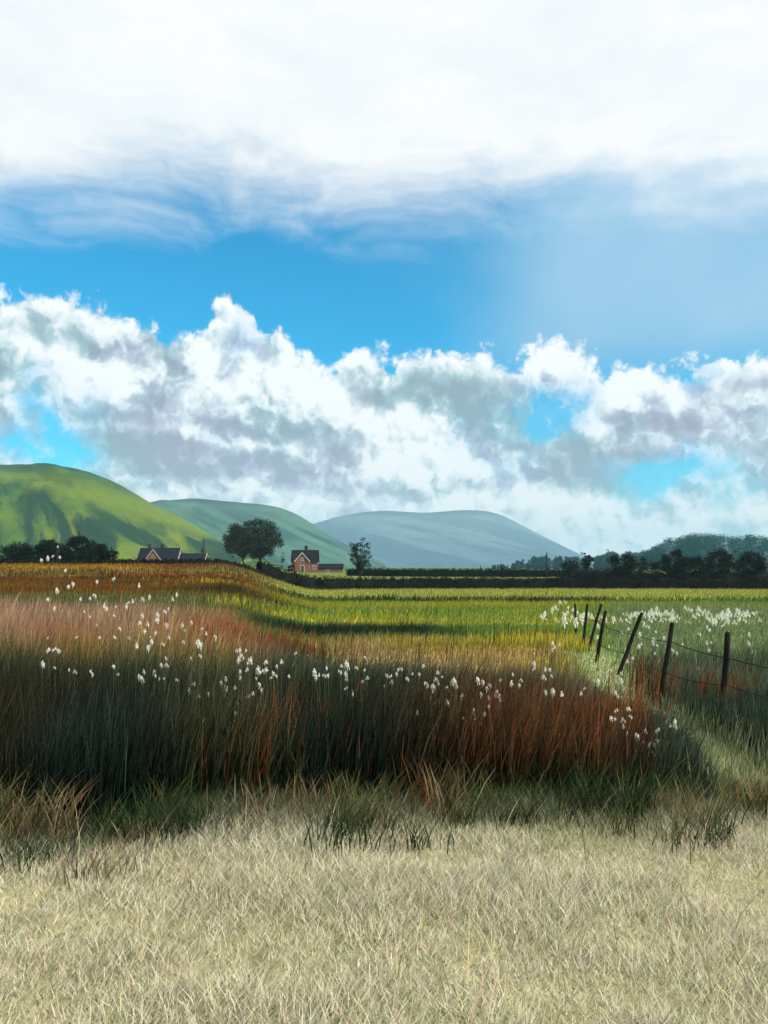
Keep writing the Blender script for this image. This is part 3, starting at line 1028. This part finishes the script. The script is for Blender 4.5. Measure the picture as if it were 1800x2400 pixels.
    S('right', 7.0, 9.8, .85, [(930, 1470, 6, 9, 6), (955, 1468, 3, 8, 5), (920, 1505), (930, 1515), (900, 1530), (940, 1500), (975, 1482, 4, 8, 6), (983, 1492), (980, 1515), (1020, 1475, 3, 8, 4), (1050, 1480, 2, 7, 4), (1040, 1490),
                               (1060, 1500, 3, 9, 4), (1075, 1495), (1090, 1500, 2, 8, 4), (1025, 1545, 3, 6, 4), (1032, 1562, 2, 3, 4), (1060, 1535, 2, 7, 5), (1140, 1440, 3, 7, 6), (1152, 1447), (1162, 1455, 4, 10, 6), (1185, 1450, 2, 5, 5), (1117, 1452),
                               (1205, 1460), (1080, 1480), (1110, 1475, 2, 6, 4), (1185, 1495, 3, 8, 4), (1215, 1510), (1232, 1500), (1255, 1500, 2, 6, 3), (1190, 1395, 3, 6, 5), (1215, 1405)])
    S('path', 6.0, 8.2, .9, [(1405, 1590, 2, 8, 8), (1395, 1618, 3, 10, 6), (1420, 1600), (1355, 1530, 2, 6, 8), (1325, 1555), (1440, 1560, 2, 8, 6), (1340, 1445), (1348, 1475), (1335, 1500), (1345, 1545, 2, 5, 6), (1355, 1562, 3, 6, 5), (1370, 1580, 2, 8, 4), (1385, 1605, 2, 6, 3), (1375, 1627, 2, 8, 3), (1290, 1470), (1315, 1475), (1465, 1570), (1330, 1535, 2, 6, 6)])
    S('fence_far', 19, 25, 1.2, [(1215, 1328, 5, 9, 6), (1235, 1330, 4, 6, 6), (1245, 1348, 2, 6, 5), (1262, 1345, 2, 5, 6), (1228, 1360), (1330, 1328, 4, 12, 3), (1370, 1326, 4, 10, 4), (1400, 1325, 3, 8, 5), (1420, 1330, 5, 9, 5),
                                 (1470, 1330, 4, 10, 4), (1500, 1327, 4, 10, 4), (1530, 1330, 4, 10, 4), (1560, 1332, 5, 10, 4), (1590, 1330, 3, 12, 5), (1620, 1332, 3, 12, 5)])
    S('fence_near', 9.0, 13.5, .95, [(1330, 1350, 2, 6, 5), (1350, 1352), (1310, 1355), (1395, 1362), (1420, 1372), (1390, 1388, 5, 9, 6), (1410, 1380, 2, 6, 6), (1425, 1395, 2, 5, 5), (1465, 1400, 4, 9, 7), (1480, 1380), (1500, 1375), (1535, 1362, 4, 8, 6), (1548, 1350), (1560, 1345),
                                     (1545, 1390, 2, 5, 5), (1318, 1395), (1300, 1375), (1345, 1375), (1480, 1405), (1530, 1405), (1345, 1425), (1500, 1512, 2, 6, 6), (1545, 1495, 3, 7, 6), (1505, 1450), (1540, 1437), (1480, 1460), (1375, 1430), (1600, 1380, 2, 8, 6), (1625, 1400)])
    drift = [p for p in spots if p[0] == 'fence_far']
    spots[:] = [p for p in spots if p[0] != 'fence_far']
    print('COTTON', len(spots), len(drift))
    while len(spots) > 299: spots.pop(random.randrange(len(spots)))
    for (zone, px, py, d, size) in spots:
        far = zone in ('fence_far', 'fence_near')
        d0 = d
        extra = random.uniform(.08, .34)
        for d in np.arange(4.9 if py > 1520 else 6.0, 26, .08):           # the stem stands where its head just tops the grass round it
            x, z = (px - CX) / FPX * d, zof(py, d)
            g = gz(x, d)
            hg = float(tall_h(np.array([x]), np.array([d]))[0]) if d < float(dtall(np.array([x / d]))[0]) else .22
            if far and d < d0 or d < float(edge_d(np.array([x]))[0]) + .25: continue
            if z - g <= hg + extra and z - g < 1.35 or d > 18 and z - g < 1.5: break
        h = z - g
        o = link('cottongrass', random.choice(stems))
        o.location = (x, d, z); sk = min(1.0, .45 + .07 * max(d - 5, 0)); o.scale = (sk, sk, max(h, .2))
        tag(o, lab[zone][0], 'cottongrass', lab[zone][1])
        hd = link('seed_head', random.choice(heads), o)
        s = size * max(.95, min(2.0, d / 9.0)) * .70
        hd.scale = (s * .8 / sk, s * .8 / sk, s * 1.15 / max(h, .2))
        hd.rotation_euler = (0, 0, random.uniform(0, 6.28))
    # the far row behind the fence, too small and thick to part
    V, Q, off = [], [], 0
    for (zone, px, py, d, size) in drift * 3:
        d = d + random.uniform(-3, 5)
        px, py = px + random.gauss(0, 10), py + random.gauss(0, 2.5)
        x = (px - CX) / FPX * d
        z = min(max(zof(py, d), gz(x, d) + .25), gz(x, d) + .75)
        me = random.choice(heads)
        v = np.empty(len(me.vertices) * 3, np.float32); me.vertices.foreach_get('co', v)
        v = v.reshape(-1, 3) * np.array([1.2, 1.2, 2.1]) * size * 1.15
        V.append(v + np.array([x, d, z], np.float32))
        n5 = len(v) // 5
        k = np.arange(n5)[:, None] * 5 + off
        Q.append(np.vstack([k + np.array([[0, 1, 2, 3]]), k + np.array([[3, 2, 4, 4]])][:1]))
        off += len(v)
    V = np.vstack(V)
    me = mesh_np('cottongrass_drift', V, [np.vstack(Q)], M['cotton'], False, np.tile(np.array([.86, .85, .74]), (len(V), 1)))
    tag(link('cottongrass_drift', me), 'far drift of white cottongrass behind the leaning fence', 'cottongrass', kind='stuff')


# ------------------------------------------------------------------ trees
def leaf_cloud(centers, radii, counts, size, r, flat=.75):
    C = np.repeat(centers, counts, 0)
    R = np.repeat(radii, counts)
    n = len(C)
    p = r.normal(0, 1, (n, 3))
    p /= np.linalg.norm(p, axis=1, keepdims=True)
    p *= (r.uniform(0, 1, (n, 1)) ** .5) * R[:, None] * np.array([1, 1, flat])
    P = C + p
    a = r.normal(0, 1, (n, 3)); a /= np.linalg.norm(a, axis=1, keepdims=True)
    b = np.cross(a, r.normal(0, 1, (n, 3))); b /= np.linalg.norm(b, axis=1, keepdims=True)
    s = size * r.uniform(.55, 1.3, (n, 1))
    V = np.stack([P - a * s * .5, P + b * s * .32, P + a * s * .5, P - b * s * .32], 1).reshape(-1, 3)
    return V, np.arange(n * 4).reshape(-1, 4)


def build_tree(name, x, y, height, hw, crown_lo, label, cat='tree', group=None, leafm='leaf_dark', nclump=26, leaves=150, leaf=.4, cr=.28,
               lean=0.0, off=0.0, tr=.03, shape='round', seed=1, sub=0.0, forks=1):
    r = np.random.default_rng(seed)
    g = gz(x, y)
    root = thing(name, (x, y, g - sub), label, cat, group)
    hc0, hc1 = height * crown_lo, height
    cz, hz = (hc0 + hc1) / 2, (hc1 - hc0) / 2
    cs = []
    while len(cs) < nclump:
        p = r.normal(0, 1, 3); p /= np.linalg.norm(p); p *= r.uniform(.25, 1) ** .45
        if shape in ('column', 'bush'):
            p = np.append(p[:2] / max(np.linalg.norm(p[:2]), .01) * r.uniform(.1, 1) ** .5, r.uniform(-1, 1))
        t = (p[2] + 1) / 2
        if shape == 'cone': k = (1 - t) ** .7 * 1.1 + .12
        elif shape == 'umbrella': k = .45 + .75 * t if t < .8 else 1.0 - (t - .8) * 1.5
        elif shape == 'column': k = .50 + .52 * math.sin((t * .9 + .12) * math.pi) ** .8
        elif shape == 'bush': k = math.sqrt(max(1 - max(t - .25, 0) ** 2 / .58, .04))
        else: k = 1.0
        k *= r.uniform(.8, 1.12)
        q = np.array([off + p[0] * (hw - hw * cr * .6) * k + lean * (t - .3), p[1] * (hw - hw * cr * .6) * k * .9, cz + p[2] * hz * .88])
        cs.append(q)
    cs = np.array(cs)
    rr = hw * cr * r.uniform(.7, 1.35, nclump)
    if shape in ('column', 'cone'): rr = rr * 1.0
    cnt = np.maximum((leaves * (rr / (hw * cr)) ** 2).astype(int), 8)
    V, F = leaf_cloud(cs, rr, cnt, leaf, r)
    # a few loose outer sprays
    k = max(6, nclump // 3)
    e = cs[r.integers(0, nclump, k)] + r.normal(0, 1, (k, 3)) * hw * cr * .9
    V2, F2 = leaf_cloud(e, np.full(k, hw * cr * .5), np.full(k, max(6, leaves // 6)), leaf, r)
    me = mesh_np('crown', np.vstack([V, V2]), [np.vstack([F, F2 + len(V)])], M[leafm])
    link('crown', me, root)
    mb = MB()
    R0 = height * tr
    fork = hc0 + hz * (.15 if shape != 'column' else .9)
    bx = lambda z: (off + lean * .2) * min(1, max(z, 0) / max(fork, .1)) ** 1.4
    zz = [-.4, 0, fork * .35, fork * .7, fork] + ([fork + (hc1 - fork) * .35, fork + (hc1 - fork) * .72] if shape in ('column', 'cone') else [])
    wob = r.normal(0, R0 * .5, len(zz))
    mb.tube([(bx(z) + (wob[i] if i > 1 else 0), wob[-i] * .5, z) for i, z in enumerate(zz)],
            [R0 * 1.45, R0 * 1.15] + [R0 * max(.18, .9 - .12 * i) for i in range(len(zz) - 2)], 8)
    for q in cs:
        if shape in ('column', 'cone'):
            z0 = max(hc0 * .8, q[2] - abs(q[0]) * .9); s0 = np.array([bx(z0), 0, z0])
        else:
            z0 = fork * r.uniform(.72, 1.0); s0 = np.array([bx(z0), 0, z0])
        m1 = s0 + (q - s0) * .45 + np.array([0, 0, abs(q[0] - s0[0]) * .12]) + r.normal(0, hw * .03, 3)
        mb.tube([tuple(s0), tuple(m1), tuple(q)], [R0 * .42, R0 * .26, R0 * .10], 5, False)
    mb.build('trunk', M['bark'], root, True)
    return root


def tree_px(name, px, top, d, wpx, lo, label, dx=0, **kw):
    """a tree whose foot stands at distance d in column px and whose top is seen at row top"""
    x, y, g = at(px, d)
    h = zof(top, d) - g
    return build_tree(name, x, y, h, wpx / FPX * d / 2, lo, label, off=dx / FPX * d, **kw)


def build_trees():
    tree_px('broadleaf_tree', 527, 1121, 258, 108, .13, 'tall round broadleaf tree, left of the joined pair between the two houses', dx=-2, leafm='leaf_tree', nclump=95, leaves=80, leaf=.5, cr=.2, tr=.02, seed=3)
    tree_px('broadleaf_tree', 563, 1117, 262, 106, .14, 'wide round broadleaf tree, right of the joined pair, nearer the brick house', dx=-1, leafm='leaf_tree', nclump=95, leaves=80, leaf=.5, cr=.2, tr=.02, seed=4)
    tree_px('slender_tree', 779, 1153, 150, 60, .24, 'slender open crowned tree standing alone before the blue hill', leafm='leaf_blue', nclump=70, leaves=30, leaf=.26, cr=.18, tr=.020, shape='round', seed=5)
    # clump at the left edge
    g = 'dark bushy trees at the left edge'
    tree_px('bushy_tree', 108, 1168, 142, 78, .0, 'dark bushy tree at the left edge under the green hill', group=g, leafm='leaf_dark', shape='bush', nclump=60, leaves=90, leaf=.32, cr=.26, seed=11)
    tree_px('bushy_tree', 172, 1159, 146, 90, .0, 'tallest dark bushy tree of the clump left of the long cottage', group=g, leafm='leaf_dark', shape='bush', nclump=70, leaves=90, leaf=.32, cr=.24, seed=12)
    tree_px('bushy_tree', 222, 1176, 150, 74, .0, 'lowest dark bushy tree of the clump, nearest the long cottage', group=g, leafm='leaf_dark', shape='bush', nclump=50, leaves=80, leaf=.32, cr=.26, seed=13)
    tree_px('bushy_tree', 40, 1172, 150, 94, .0, 'dark bushy tree beyond the leftmost tall cottongrass', group=g, leafm='leaf_dark', shape='bush', nclump=60, leaves=90, leaf=.32, cr=.26, seed=14)
    # shrubs near the houses
    tree_px('shrub', 481, 1211, 250, 22, .02, 'small round shrub left of the big broadleaf trees', cat='shrub', leafm='leaf_dark', nclump=14, leaves=60, leaf=.35, cr=.35, seed=21)
    tree_px('shrub', 626, 1219, 244, 16, .02, 'small dark shrub at the left corner of the brick house', cat='shrub', leafm='leaf_dark', nclump=12, leaves=60, leaf=.35, cr=.35, seed=22)
    tree_px('shrub', 262, 1213, 270, 26, .02, 'low shrub at the left end of the long cottage', cat='shrub', leafm='leaf_dark', nclump=12, leaves=60, leaf=.35, cr=.35, seed=23)
    tree_px('bare_sapling', 603, 1188, 256, 14, .35, 'thin leaning sapling between the big trees and the brick house', dx=8, leafm='leaf_tree', nclump=12, leaves=14, leaf=.3, cr=.3, tr=.012, seed=24)
    # right hand row
    tree_px('thorn_tree', 1233, 1208, 196, 50, .2, 'low spreading thorn tree at the left end of the right hand trees', leafm='leaf_dark', nclump=24, leaves=46, leaf=.34, cr=.26, seed=31, shape='umbrella')
    tree_px('pine_tree', 1268, 1191, 190, 36, .35, 'flat topped pine with open branches right of the telegraph pole', leafm='leaf_dark', nclump=24, leaves=50, leaf=.32, cr=.26, seed=32, shape='umbrella')
    tree_px('leaning_tree', 1340, 1195, 151, 96, .24, 'wide leaning tree with forked trunk behind the field hedge', dx=10, leafm='leaf_dark', nclump=54, leaves=70, leaf=.28, cr=.22, seed=33, tr=.034)
    tree_px('thin_tree', 1390, 1202, 156, 34, .12, 'thin upright tree right of the wide leaning tree', leafm='leaf_dark', nclump=26, leaves=34, leaf=.26, cr=.34, tr=.02, seed=34, shape='column')
    tree_px('scrub_tree', 1417, 1207, 158, 56, .06, 'low ragged scrub tree beside the tall dark conifer', leafm='leaf_dark', nclump=30, leaves=50, leaf=.26, cr=.26, seed=35)
    tree_px('conifer', 1457, 1184, 150, 70, .14, 'tall dense dark conifer in the right hand row', leafm='leaf_dark', nclump=60, leaves=90, leaf=.28, cr=.24, seed=36, tr=.034)
    tree_px('thin_tree', 1508, 1190, 151, 62, .2, 'medium tree with visible trunk right of the tall dark conifer', leafm='leaf_dark', nclump=40, leaves=60, leaf=.28, cr=.24, seed=37)
    tree_px('dense_tree', 1552, 1182, 154, 78, .06, 'broad dense dark tree near the right edge, crown almost to the ground', leafm='leaf_dark', nclump=60, leaves=90, leaf=.28, cr=.24, seed=38)
    tree_px('dense_tree', 1616, 1188, 156, 84, .06, 'rightmost dark tree, partly cut by the edge of the picture', leafm='leaf_dark', nclump=60, leaves=90, leaf=.28, cr=.24, seed=39)

    build_hedge('thicket', [(1750, 172), (1560, 170), (1440, 168), (1330, 176), (1240, 190)], 3.0, 4.0, 'dark ragged undergrowth between the trunks of the right hand trees', 65, .34, 16)
    # far woods that read as one mass
    def wood(name, spec, label, size, leaves, seed):
        r = np.random.default_rng(seed)
        C, R = [], []
        for (px0, px1, t0, t1, d, n) in spec:
            for i in range(n):
                f = r.uniform(0, 1)
                px = px0 + (px1 - px0) * f
                top = t0 + (t1 - t0) * f + abs(r.normal(0, 8))
                dd = d + r.normal(0, 30)
                x, y, g_ = at(px, dd)
                h = max(zof(top, dd) - g_, 3)
                for z in np.arange(.08, 1.0, .18):
                    w = h * .28 * (1.1 - abs(z - .45))
                    C.append((x + r.normal(0, w * .5), y + r.normal(0, w * .5), g_ + h * z * .92)); R.append(w)
        C, R = np.array(C), np.array(R)
        V, F = leaf_cloud(C, R, np.full(len(C), leaves), size, r, .9)
        tag(link(name, mesh_np(name, V, [F], M['leaf_far'])), label, 'wood', kind='stuff')
    wood('distant_wood', [(1060, 1110, 1222, 1214, 720, 18), (1110, 1160, 1211, 1203, 720, 22), (1150, 1230, 1200, 1201, 700, 36), (1230, 1330, 1201, 1196, 680, 40)],
         'low teal line of distant woodland behind the telegraph pole', .85, 100, 51)
    wood('hazy_wood', [(1310, 1400, 1192, 1188, 640, 32), (1400, 1440, 1188, 1164, 640, 20), (1440, 1500, 1161, 1156, 640, 30), (1490, 1550, 1152, 1150, 640, 32), (1550, 1720, 1154, 1158, 640, 60)],
         'tall hazy teal wood rising behind the dark trees on the right', .85, 120, 52)


# ------------------------------------------------------------------ hedges
def build_hedge(name, pts, height, width, label, seed, leaf=.22, dens=26):
    """pts: (px, distance) along the foot of the hedge"""
    r = np.random.default_rng(seed)
    P = [at(px, d) for px, d in pts]
    C = []
    for (x0, y0, _), (x1, y1, _) in zip(P[:-1], P[1:]):
        n = max(2, int(math.hypot(x1 - x0, y1 - y0) / .42))
        for i in range(n):
            f = (i + r.uniform(0, 1)) / n
            C.append((x0 + (x1 - x0) * f, y0 + (y1 - y0) * f))
    C = np.array(C)
    g = ground(C[:, 0], C[:, 1])
    hh = height * (.86 + .28 * fbm(C[:, 0] * .16, C[:, 1] * .16, seed, 3))
    cs, rr = [], []
    for k in (.15, .38, .60, .82):
        cs.append(np.column_stack([C[:, 0] + r.normal(0, width * .2, len(C)), C[:, 1] + r.normal(0, width * .28, len(C)), g + hh * k]))
        rr.append(hh * .34 * r.uniform(.7, 1.2, len(C)))
    cs, rr = np.vstack(cs), np.concatenate(rr)
    V, F = leaf_cloud(cs, rr, np.full(len(cs), dens), leaf, r, .9)
    # the woody inside of the hedge: an uneven low ridge the leaves grow out of
    q = []
    for (x0, y0, _), (x1, y1, _) in zip(P[:-1], P[1:]):
        n = max(2, int(math.hypot(x1 - x0, y1 - y0) / .8))
        q += [(x0 + (x1 - x0) * i / n, y0 + (y1 - y0) * i / n) for i in range(n)]
    q.append(P[-1][:2])
    q = np.array(q)
    dq = np.gradient(q, axis=0); dq /= np.linalg.norm(dq, axis=1, keepdims=True)
    nq = np.column_stack([-dq[:, 1], dq[:, 0]])
    gq = ground(q[:, 0], q[:, 1])
    hq = height * (.86 + .28 * fbm(q[:, 0] * .16, q[:, 1] * .16, seed, 3)) * r.uniform(.74, .92, len(q))
    ring = [(-.42, -.3), (-.46, .35), (-.30, .80), (0, 1.0), (.30, .80), (.46, .35), (.42, -.3)]
    W = np.stack([np.column_stack([q + nq * (a * width * r.uniform(.8, 1.1, (len(q), 1))), gq + hq * b]) for a, b in ring], 1)
    m_ = len(ring)
    i, j = np.meshgrid(np.arange(len(q) - 1), np.arange(m_ - 1), indexing='ij')
    FW = np.stack([i * m_ + j, i * m_ + j + 1, (i + 1) * m_ + j + 1, (i + 1) * m_ + j], -1).reshape(-1, 4)
    tag(link(name, mesh_np(name, np.vstack([V, W.reshape(-1, 3)]), [np.vstack([F, FW + len(V)])], M['hedge'])), label, 'hedge')


def build_hedges():
    build_hedge('field_hedge', [(1760, 136), (1580, 139), (1250, 143), (900, 142), (760, 138), (690, 132), (620, 128), (560, 124)], 2.25, 1.8,
                'dark hedge along the far edge of the meadow', 61, .26, 30)
    build_hedge('ridge_hedge', [(575, 122), (520, 118), (440, 114), (300, 114), (180, 114), (60, 114), (-60, 114)], .85, 1.2,
                'low dark hedge along the crest of the orange rise before the long cottage', 62, .2, 22)
    build_hedge('back_hedge', [(1345, 214), (1100, 216), (860, 218), (790, 222), (752, 224)], 2.1, 1.6,
                'dark straight hedge on the skyline behind the slender tree', 63, .34, 24)


# ------------------------------------------------------------------ houses
def window(parent, x, z, w, h, yface, arched=False):
    f = MB()
    t = .20
    f.box(x - w / 2 - t, x - w / 2, yface - .07, yface + .05, z, z + h)
    f.box(x + w / 2, x + w / 2 + t, yface - .07, yface + .05, z, z + h)
    f.box(x - w / 2 - t, x + w / 2 + t, yface - .08, yface + .05, z + h, z + h + .16)
    f.box(x - .03, x + .03, yface - .05, yface - .02, z, z + h)
    fr = f.build('window', M['white_paint'], parent)
    s = MB(); s.box(x - w / 2 - t - .05, x + w / 2 + t + .05, yface - .12, yface + .05, z - .12, z); s.build('sill', M['white_paint'], fr)
    g = MB(); g.box(x - w / 2, x + w / 2, yface - .018, yface + .04, z, z + h); g.build('pane', M['glass'], fr)


def gable_front(parent, cx, w, yf, yb, z_eave, z_apex, oh, barge=True):
    """cross gable facing -y: brick wall to the apex, slate roof slopes, white bargeboards"""
    wl = MB()
    wl.prism([(cx - w / 2, -1.2), (cx + w / 2, -1.2), (cx + w / 2, z_eave), (cx, z_apex), (cx - w / 2, z_eave)], yf, yb)
    wl.build('gable_wall', M['brick'], parent)
    sl = (z_apex - z_eave) / (w / 2)
    rf, bb = MB(), MB()
    for s in (-1, 1):
        ex = cx + s * (w / 2 + oh); ez = z_eave - sl * oh
        tk = .16
        a = [(cx, z_apex + .02), (ex, ez + .02), (ex, ez + .02 + tk), (cx, z_apex + .02 + tk * 1.3)]
        if s > 0: a = a[::-1]
        rf.prism(a, yf - .28, yb)
        b = [(cx, z_apex - .20), (ex, ez - .20), (ex, ez + .22), (cx, z_apex + .26)]
        if s > 0: b = b[::-1]
        bb.prism(b, yf - .36, yf - .285)
    rf.build('gable_roof', M['slate'], parent)
    bb.build('bargeboard', M['white_paint'], parent)


def block(parent, x0, x1, y0, y1, z_eave, z_ridge, oh=.3, verge=True, suffix=''):
    """long range with its ridge along x"""
    ym = (y0 + y1) / 2
    w = MB()
    w.prism_x([(y0, -1.2), (y1, -1.2), (y1, z_eave), (ym, z_ridge), (y0, z_eave)], x0, x1)
    w.build('wall', M['brick'], parent)
    sl = (z_ridge - z_eave) / (ym - y0)
    r = MB()
    ez = z_eave - sl * oh
    r.prism_x([(y0 - oh, ez + .03), (ym, z_ridge + .03), (y1 + oh, ez + .03), (y1 + oh, ez + .2), (ym, z_ridge + .24), (y0 - oh, ez + .2)], x0 - .25, x1 + .25)
    roof = r.build('roof', M['slate'], parent)
    if verge:
        for xs in (x0 - .34, x1 + .255):
            v = MB()
            v.prism_x([(y0 - oh - .05, ez - .14), (ym, z_ridge - .10), (y1 + oh + .05, ez - .14), (y1 + oh + .05, ez + .22), (ym, z_ridge + .30), (y0 - oh - .05, ez + .22)], xs, xs + .085)
            v.build('verge_board', M['white_paint'], parent)
    return roof


def chimney(roof, x, y, z0, z1, w, pots=2):
    c = MB()
    c.box(x - w / 2, x + w / 2, y - w / 2, y + w / 2, z0, z1 - .22)
    c.box(x - w / 2 - .08, x + w / 2 + .08, y - w / 2 - .08, y + w / 2 + .08, z1 - .22, z1)
    for k in range(pots):
        px = x + (k - (pots - 1) / 2) * w * .45
        c.tube([(px, y, z1), (px, y, z1 + .4)], [.13, .11], 8)
    c.build('chimney', M['dark_brick'], roof)


def build_houses():
    M['dark_brick'] = mat('sooty_brick', two_tone((.02, .016, .014), (.06, .04, .03), 3), 0.9, 0.1)
    # long cottage on the rise
    d = 300
    x = (340 - CX) / FPX * d
    z0 = zof(1218.5, d)
    t = thing('long_cottage', (x, d, z0), 'long low brick cottage with slate roof, central white edged gable and two chimneys', 'house', rz=math.radians(-3))
    rf = block(t, -7.4, 7.4, 0, 7.2, 2.05, 5.75)
    gable_front(t, -1.2, 5.2, -1.1, 3.6, 1.9, 5.3, .35)
    window(t, -1.2, 2.3, .62, 1.15, -1.1)
    window(t, -5.2, .35, .6, 1.1, 0)
    window(t, 3.6, .35, .6, 1.1, 0)
    window(t, -2.5, -.1, .6, 1.1, -1.1)
    window(t, .2, -.1, .6, 1.1, -1.1)
    chimney(rf, -4.2, 3.6, 4.9, 7.2, .75)
    chimney(rf, .6, 3.6, 4.9, 7.2, .85)
    e = block(t, 7.75, 17.0, 1.2, 6.2, 1.45, 3.75)
    e.name = 'extension_roof'
    window(t, 11.5, .05, .7, 1.0, 1.2)
    # brick house
    d = 258
    x = (658 - CX) / FPX * d
    z0 = zof(1234, d)
    b = thing('brick_house', (x, d, z0), 'two storey red brick house with steep dark roof and tall gable beside the slender tree', 'house', rz=math.radians(2))
    rf = block(b, -4.1, 4.1, 0, 6.6, 3.1, 6.5, .3, False)
    gable_front(b, -.65, 4.5, -1.6, 3.2, 3.2, 5.75, .25)
    window(b, -.55, 3.3, .5, .85, -1.6)
    dr = MB(); dr.box(-.95, -.15, -1.72, -1.55, -.3, 1.55); do = dr.build('door', M['glass'], b)
    fr = MB()
    fr.box(-1.15, -.97, -1.74, -1.55, -.3, 1.7); fr.box(-.13, .05, -1.74, -1.55, -.3, 1.7); fr.box(-1.15, .05, -1.75, -1.55, 1.7, 1.9)
    fr.build('door_frame', M['white_paint'], do)
    window(b, 2.9, .6, .5, 1.1, 0)
    chimney(rf, .3, 3.3, 5.6, 7.9, .9)
    e = block(b, 4.45, 11.9, .6, 4.8, .85, 2.15, .25, False)
    e.name = 'extension_roof'
    window(b, 7.2, -.35, .6, .8, .6)


# ------------------------------------------------------------------ poles and fence
def pole(px, top, d, label, arm, r=.13, ext=0.0):
    x, y, g = at(px, d)
    h = zof(top, d) - g
    t = thing('telegraph_pole', (x, y, g), label, 'pole')
    m = MB(); m.tube([(0, 0, -.5), (0, 0, h)], [r * 1.15, r * .85], 10); m.build('mast', M['pole'], t, True)
    if arm:
        a = MB()
        a.box(-.9, .9, -r - .12, -r - .01, h - .75, h - .6)
        ar = a.build('crossarm', M['pole'], t)
        for k in (-.8, -.4, .4, .8):
            i = MB(); i.tube([(k, -r - .06, h - .6), (k, -r - .06, h - .52), (k, -r - .06, h - .42)], [.03, .07, .04], 8); i.build('insulator', M['white_paint'], ar, True)
    return t, h


def build_poles():
    t, h = pole(440, 1164, 288, 'dark telegraph pole with transformer at the right end of the long cottage', True, .2)
    m = MB(); m.tube([(-.55, -.1, h * .48), (-.55, -.1, h * .62)], [.34, .34], 12); m.box(-.3, 0, -.16, -.04, h * .53, h * .56)
    m.build('transformer', M['pole'], t, False)
    pole(1181, 1194, 214, 'plain dark telegraph pole before the distant teal wood', False, .2)
    pole(1038, 1222, 330, 'short distant pole on the skyline right of the slender tree', False, .2)


def build_fence():
    #        top px, top py, foot px, foot py (as seen above the grass)
    posts = [(1242, 1304, 1245, 1372), (1269, 1305, 1259, 1398), (1299, 1305, 1270, 1408), (1308, 1320, 1289, 1432),
             (1387, 1324, 1335, 1458), (1452, 1346, 1423, 1522), (1572, 1366, 1557, 1560)]
    P = []
    for (tx, ty, fx, fy) in posts:
        d = H_EYE * FPX / (fy - HY)
        for _ in range(12):
            x = (fx - CX) / FPX * d
            d = (H_EYE - gz(x, d)) * FPX / (fy - HY)
        x = (fx - CX) / FPX * d
        P.append((Vector((x, d, gz(x, d))), Vector(((tx - CX) / FPX * d, d, zof(ty, d)))))
    P.append((Vector((4.1, 6.6, gz(4.1, 6.6))), Vector((4.18, 6.6, gz(4.1, 6.6) + .78))))
    org = P[4][0].copy()
    f = thing('wire_fence', tuple(org), 'leaning rotten timber posts strung with sagging wire beside the pale path', 'fence')
    tops = []
    for i, (a, b) in enumerate(P):
        a, b = a - org, b - org
        ax = (b - a).normalized()
        r = .026 + .008 * random.random()
        m = MB()
        q = [a - ax * .25, a + (b - a) * .3 + Vector((random.uniform(-.008, .008), 0, 0)), a + (b - a) * .7 + Vector((random.uniform(-.008, .008), 0, 0)), b - ax * .015, b + Vector((.006, 0, .004))]
        m.tube(q, [r * 1.05, r * 1.0, r * .97, r * .92, r * .7], 9)
        m.build('post', M['wood'], f, False)
        tops.append((a, b))
    def wire(fr, order, sag, y):
        m = MB()
        pts = []
        for k in range(len(order) - 1):
            a = tops[order[k]][0].lerp(tops[order[k]][1], fr[k]) + Vector((0, -y, 0))
            b = tops[order[k + 1]][0].lerp(tops[order[k + 1]][1], fr[k + 1]) + Vector((0, -y, 0))
            for j in range(8 if k < len(order) - 2 else 9):
                t = j / 8
                p = a.lerp(b, t); p.z -= sag * 4 * t * (1 - t)
                pts.append(tuple(p))
        m.tube(pts, .0058, 5)
        m.build('wire', M['wire'], f, True)
    wire([.62, .66, .68, .72, .66, .78, .72, .74], [0, 1, 2, 3, 4, 5, 6, 7], .025, .045)
    wire([.35, .3, .35, .36, .4, .42, .40], [1, 2, 3, 4, 5, 6, 7], .03, .05)
    # stumps far off along the back of the field
    lab = ['short dark post standing alone in the far field left of the fence', 'short dark post beyond the fence above the white cottongrass row',
           'left one of two close dark posts beyond the fence', 'right one of two close dark posts beyond the fence', 'rightmost short dark post in the far field']
    for (px, ty, by), l in zip([(1147, 1292, 1307), (1355, 1303, 1313), (1414, 1302, 1313), (1431, 1302, 1313), (1512, 1304, 1314)], lab):
        d = 55.0
        x, y, g = at(px, d)
        h = zof(ty, d) - g
        m = MB(); m.tube([(0, 0, -.3), (.01, 0, h * .5), (.03, 0, h - .03), (.03, 0, h)], [.085, .08, .08, .06], 9)
        o = m.build('stake', M['wood'])
        o.location = (x, y, g)
        tag(o, l, 'post', 'short posts in the far field')


# ------------------------------------------------------------------ haze
def build_haze():
    m = bpy.data.materials.new('haze_air')
    m.use_nodes = True
    T = NT(m.node_tree)
    T.n.clear()
    out = T.new('ShaderNodeOutputMaterial')
    v = T.new('ShaderNodeVolumePrincipled')
    v.inputs['Color'].default_value = (.52, .86, 1.0, 1)
    v.inputs['Density'].default_value = 0.000125
    v.inputs['Anisotropy'].default_value = 0.0
    T.l.new(v.outputs[0], out.inputs['Volume'])
    b = MB(); b.box(-9400, 9400, -9400, 9400, -30, 385)
    tag(b.build('haze', m), kind='stuff')


if not SKY_ONLY:
    M['stem'] = mat('cottongrass_stalk', lambda T, p: (.075, .090, .040), 0.8, 0.08)
    build_ground()
    build_hills()
    build_hedges()
    build_houses()
    build_poles()
    build_trees()
    build_fence()
    build_grass()
    build_added_grass()
    build_cotton()
    build_haze()
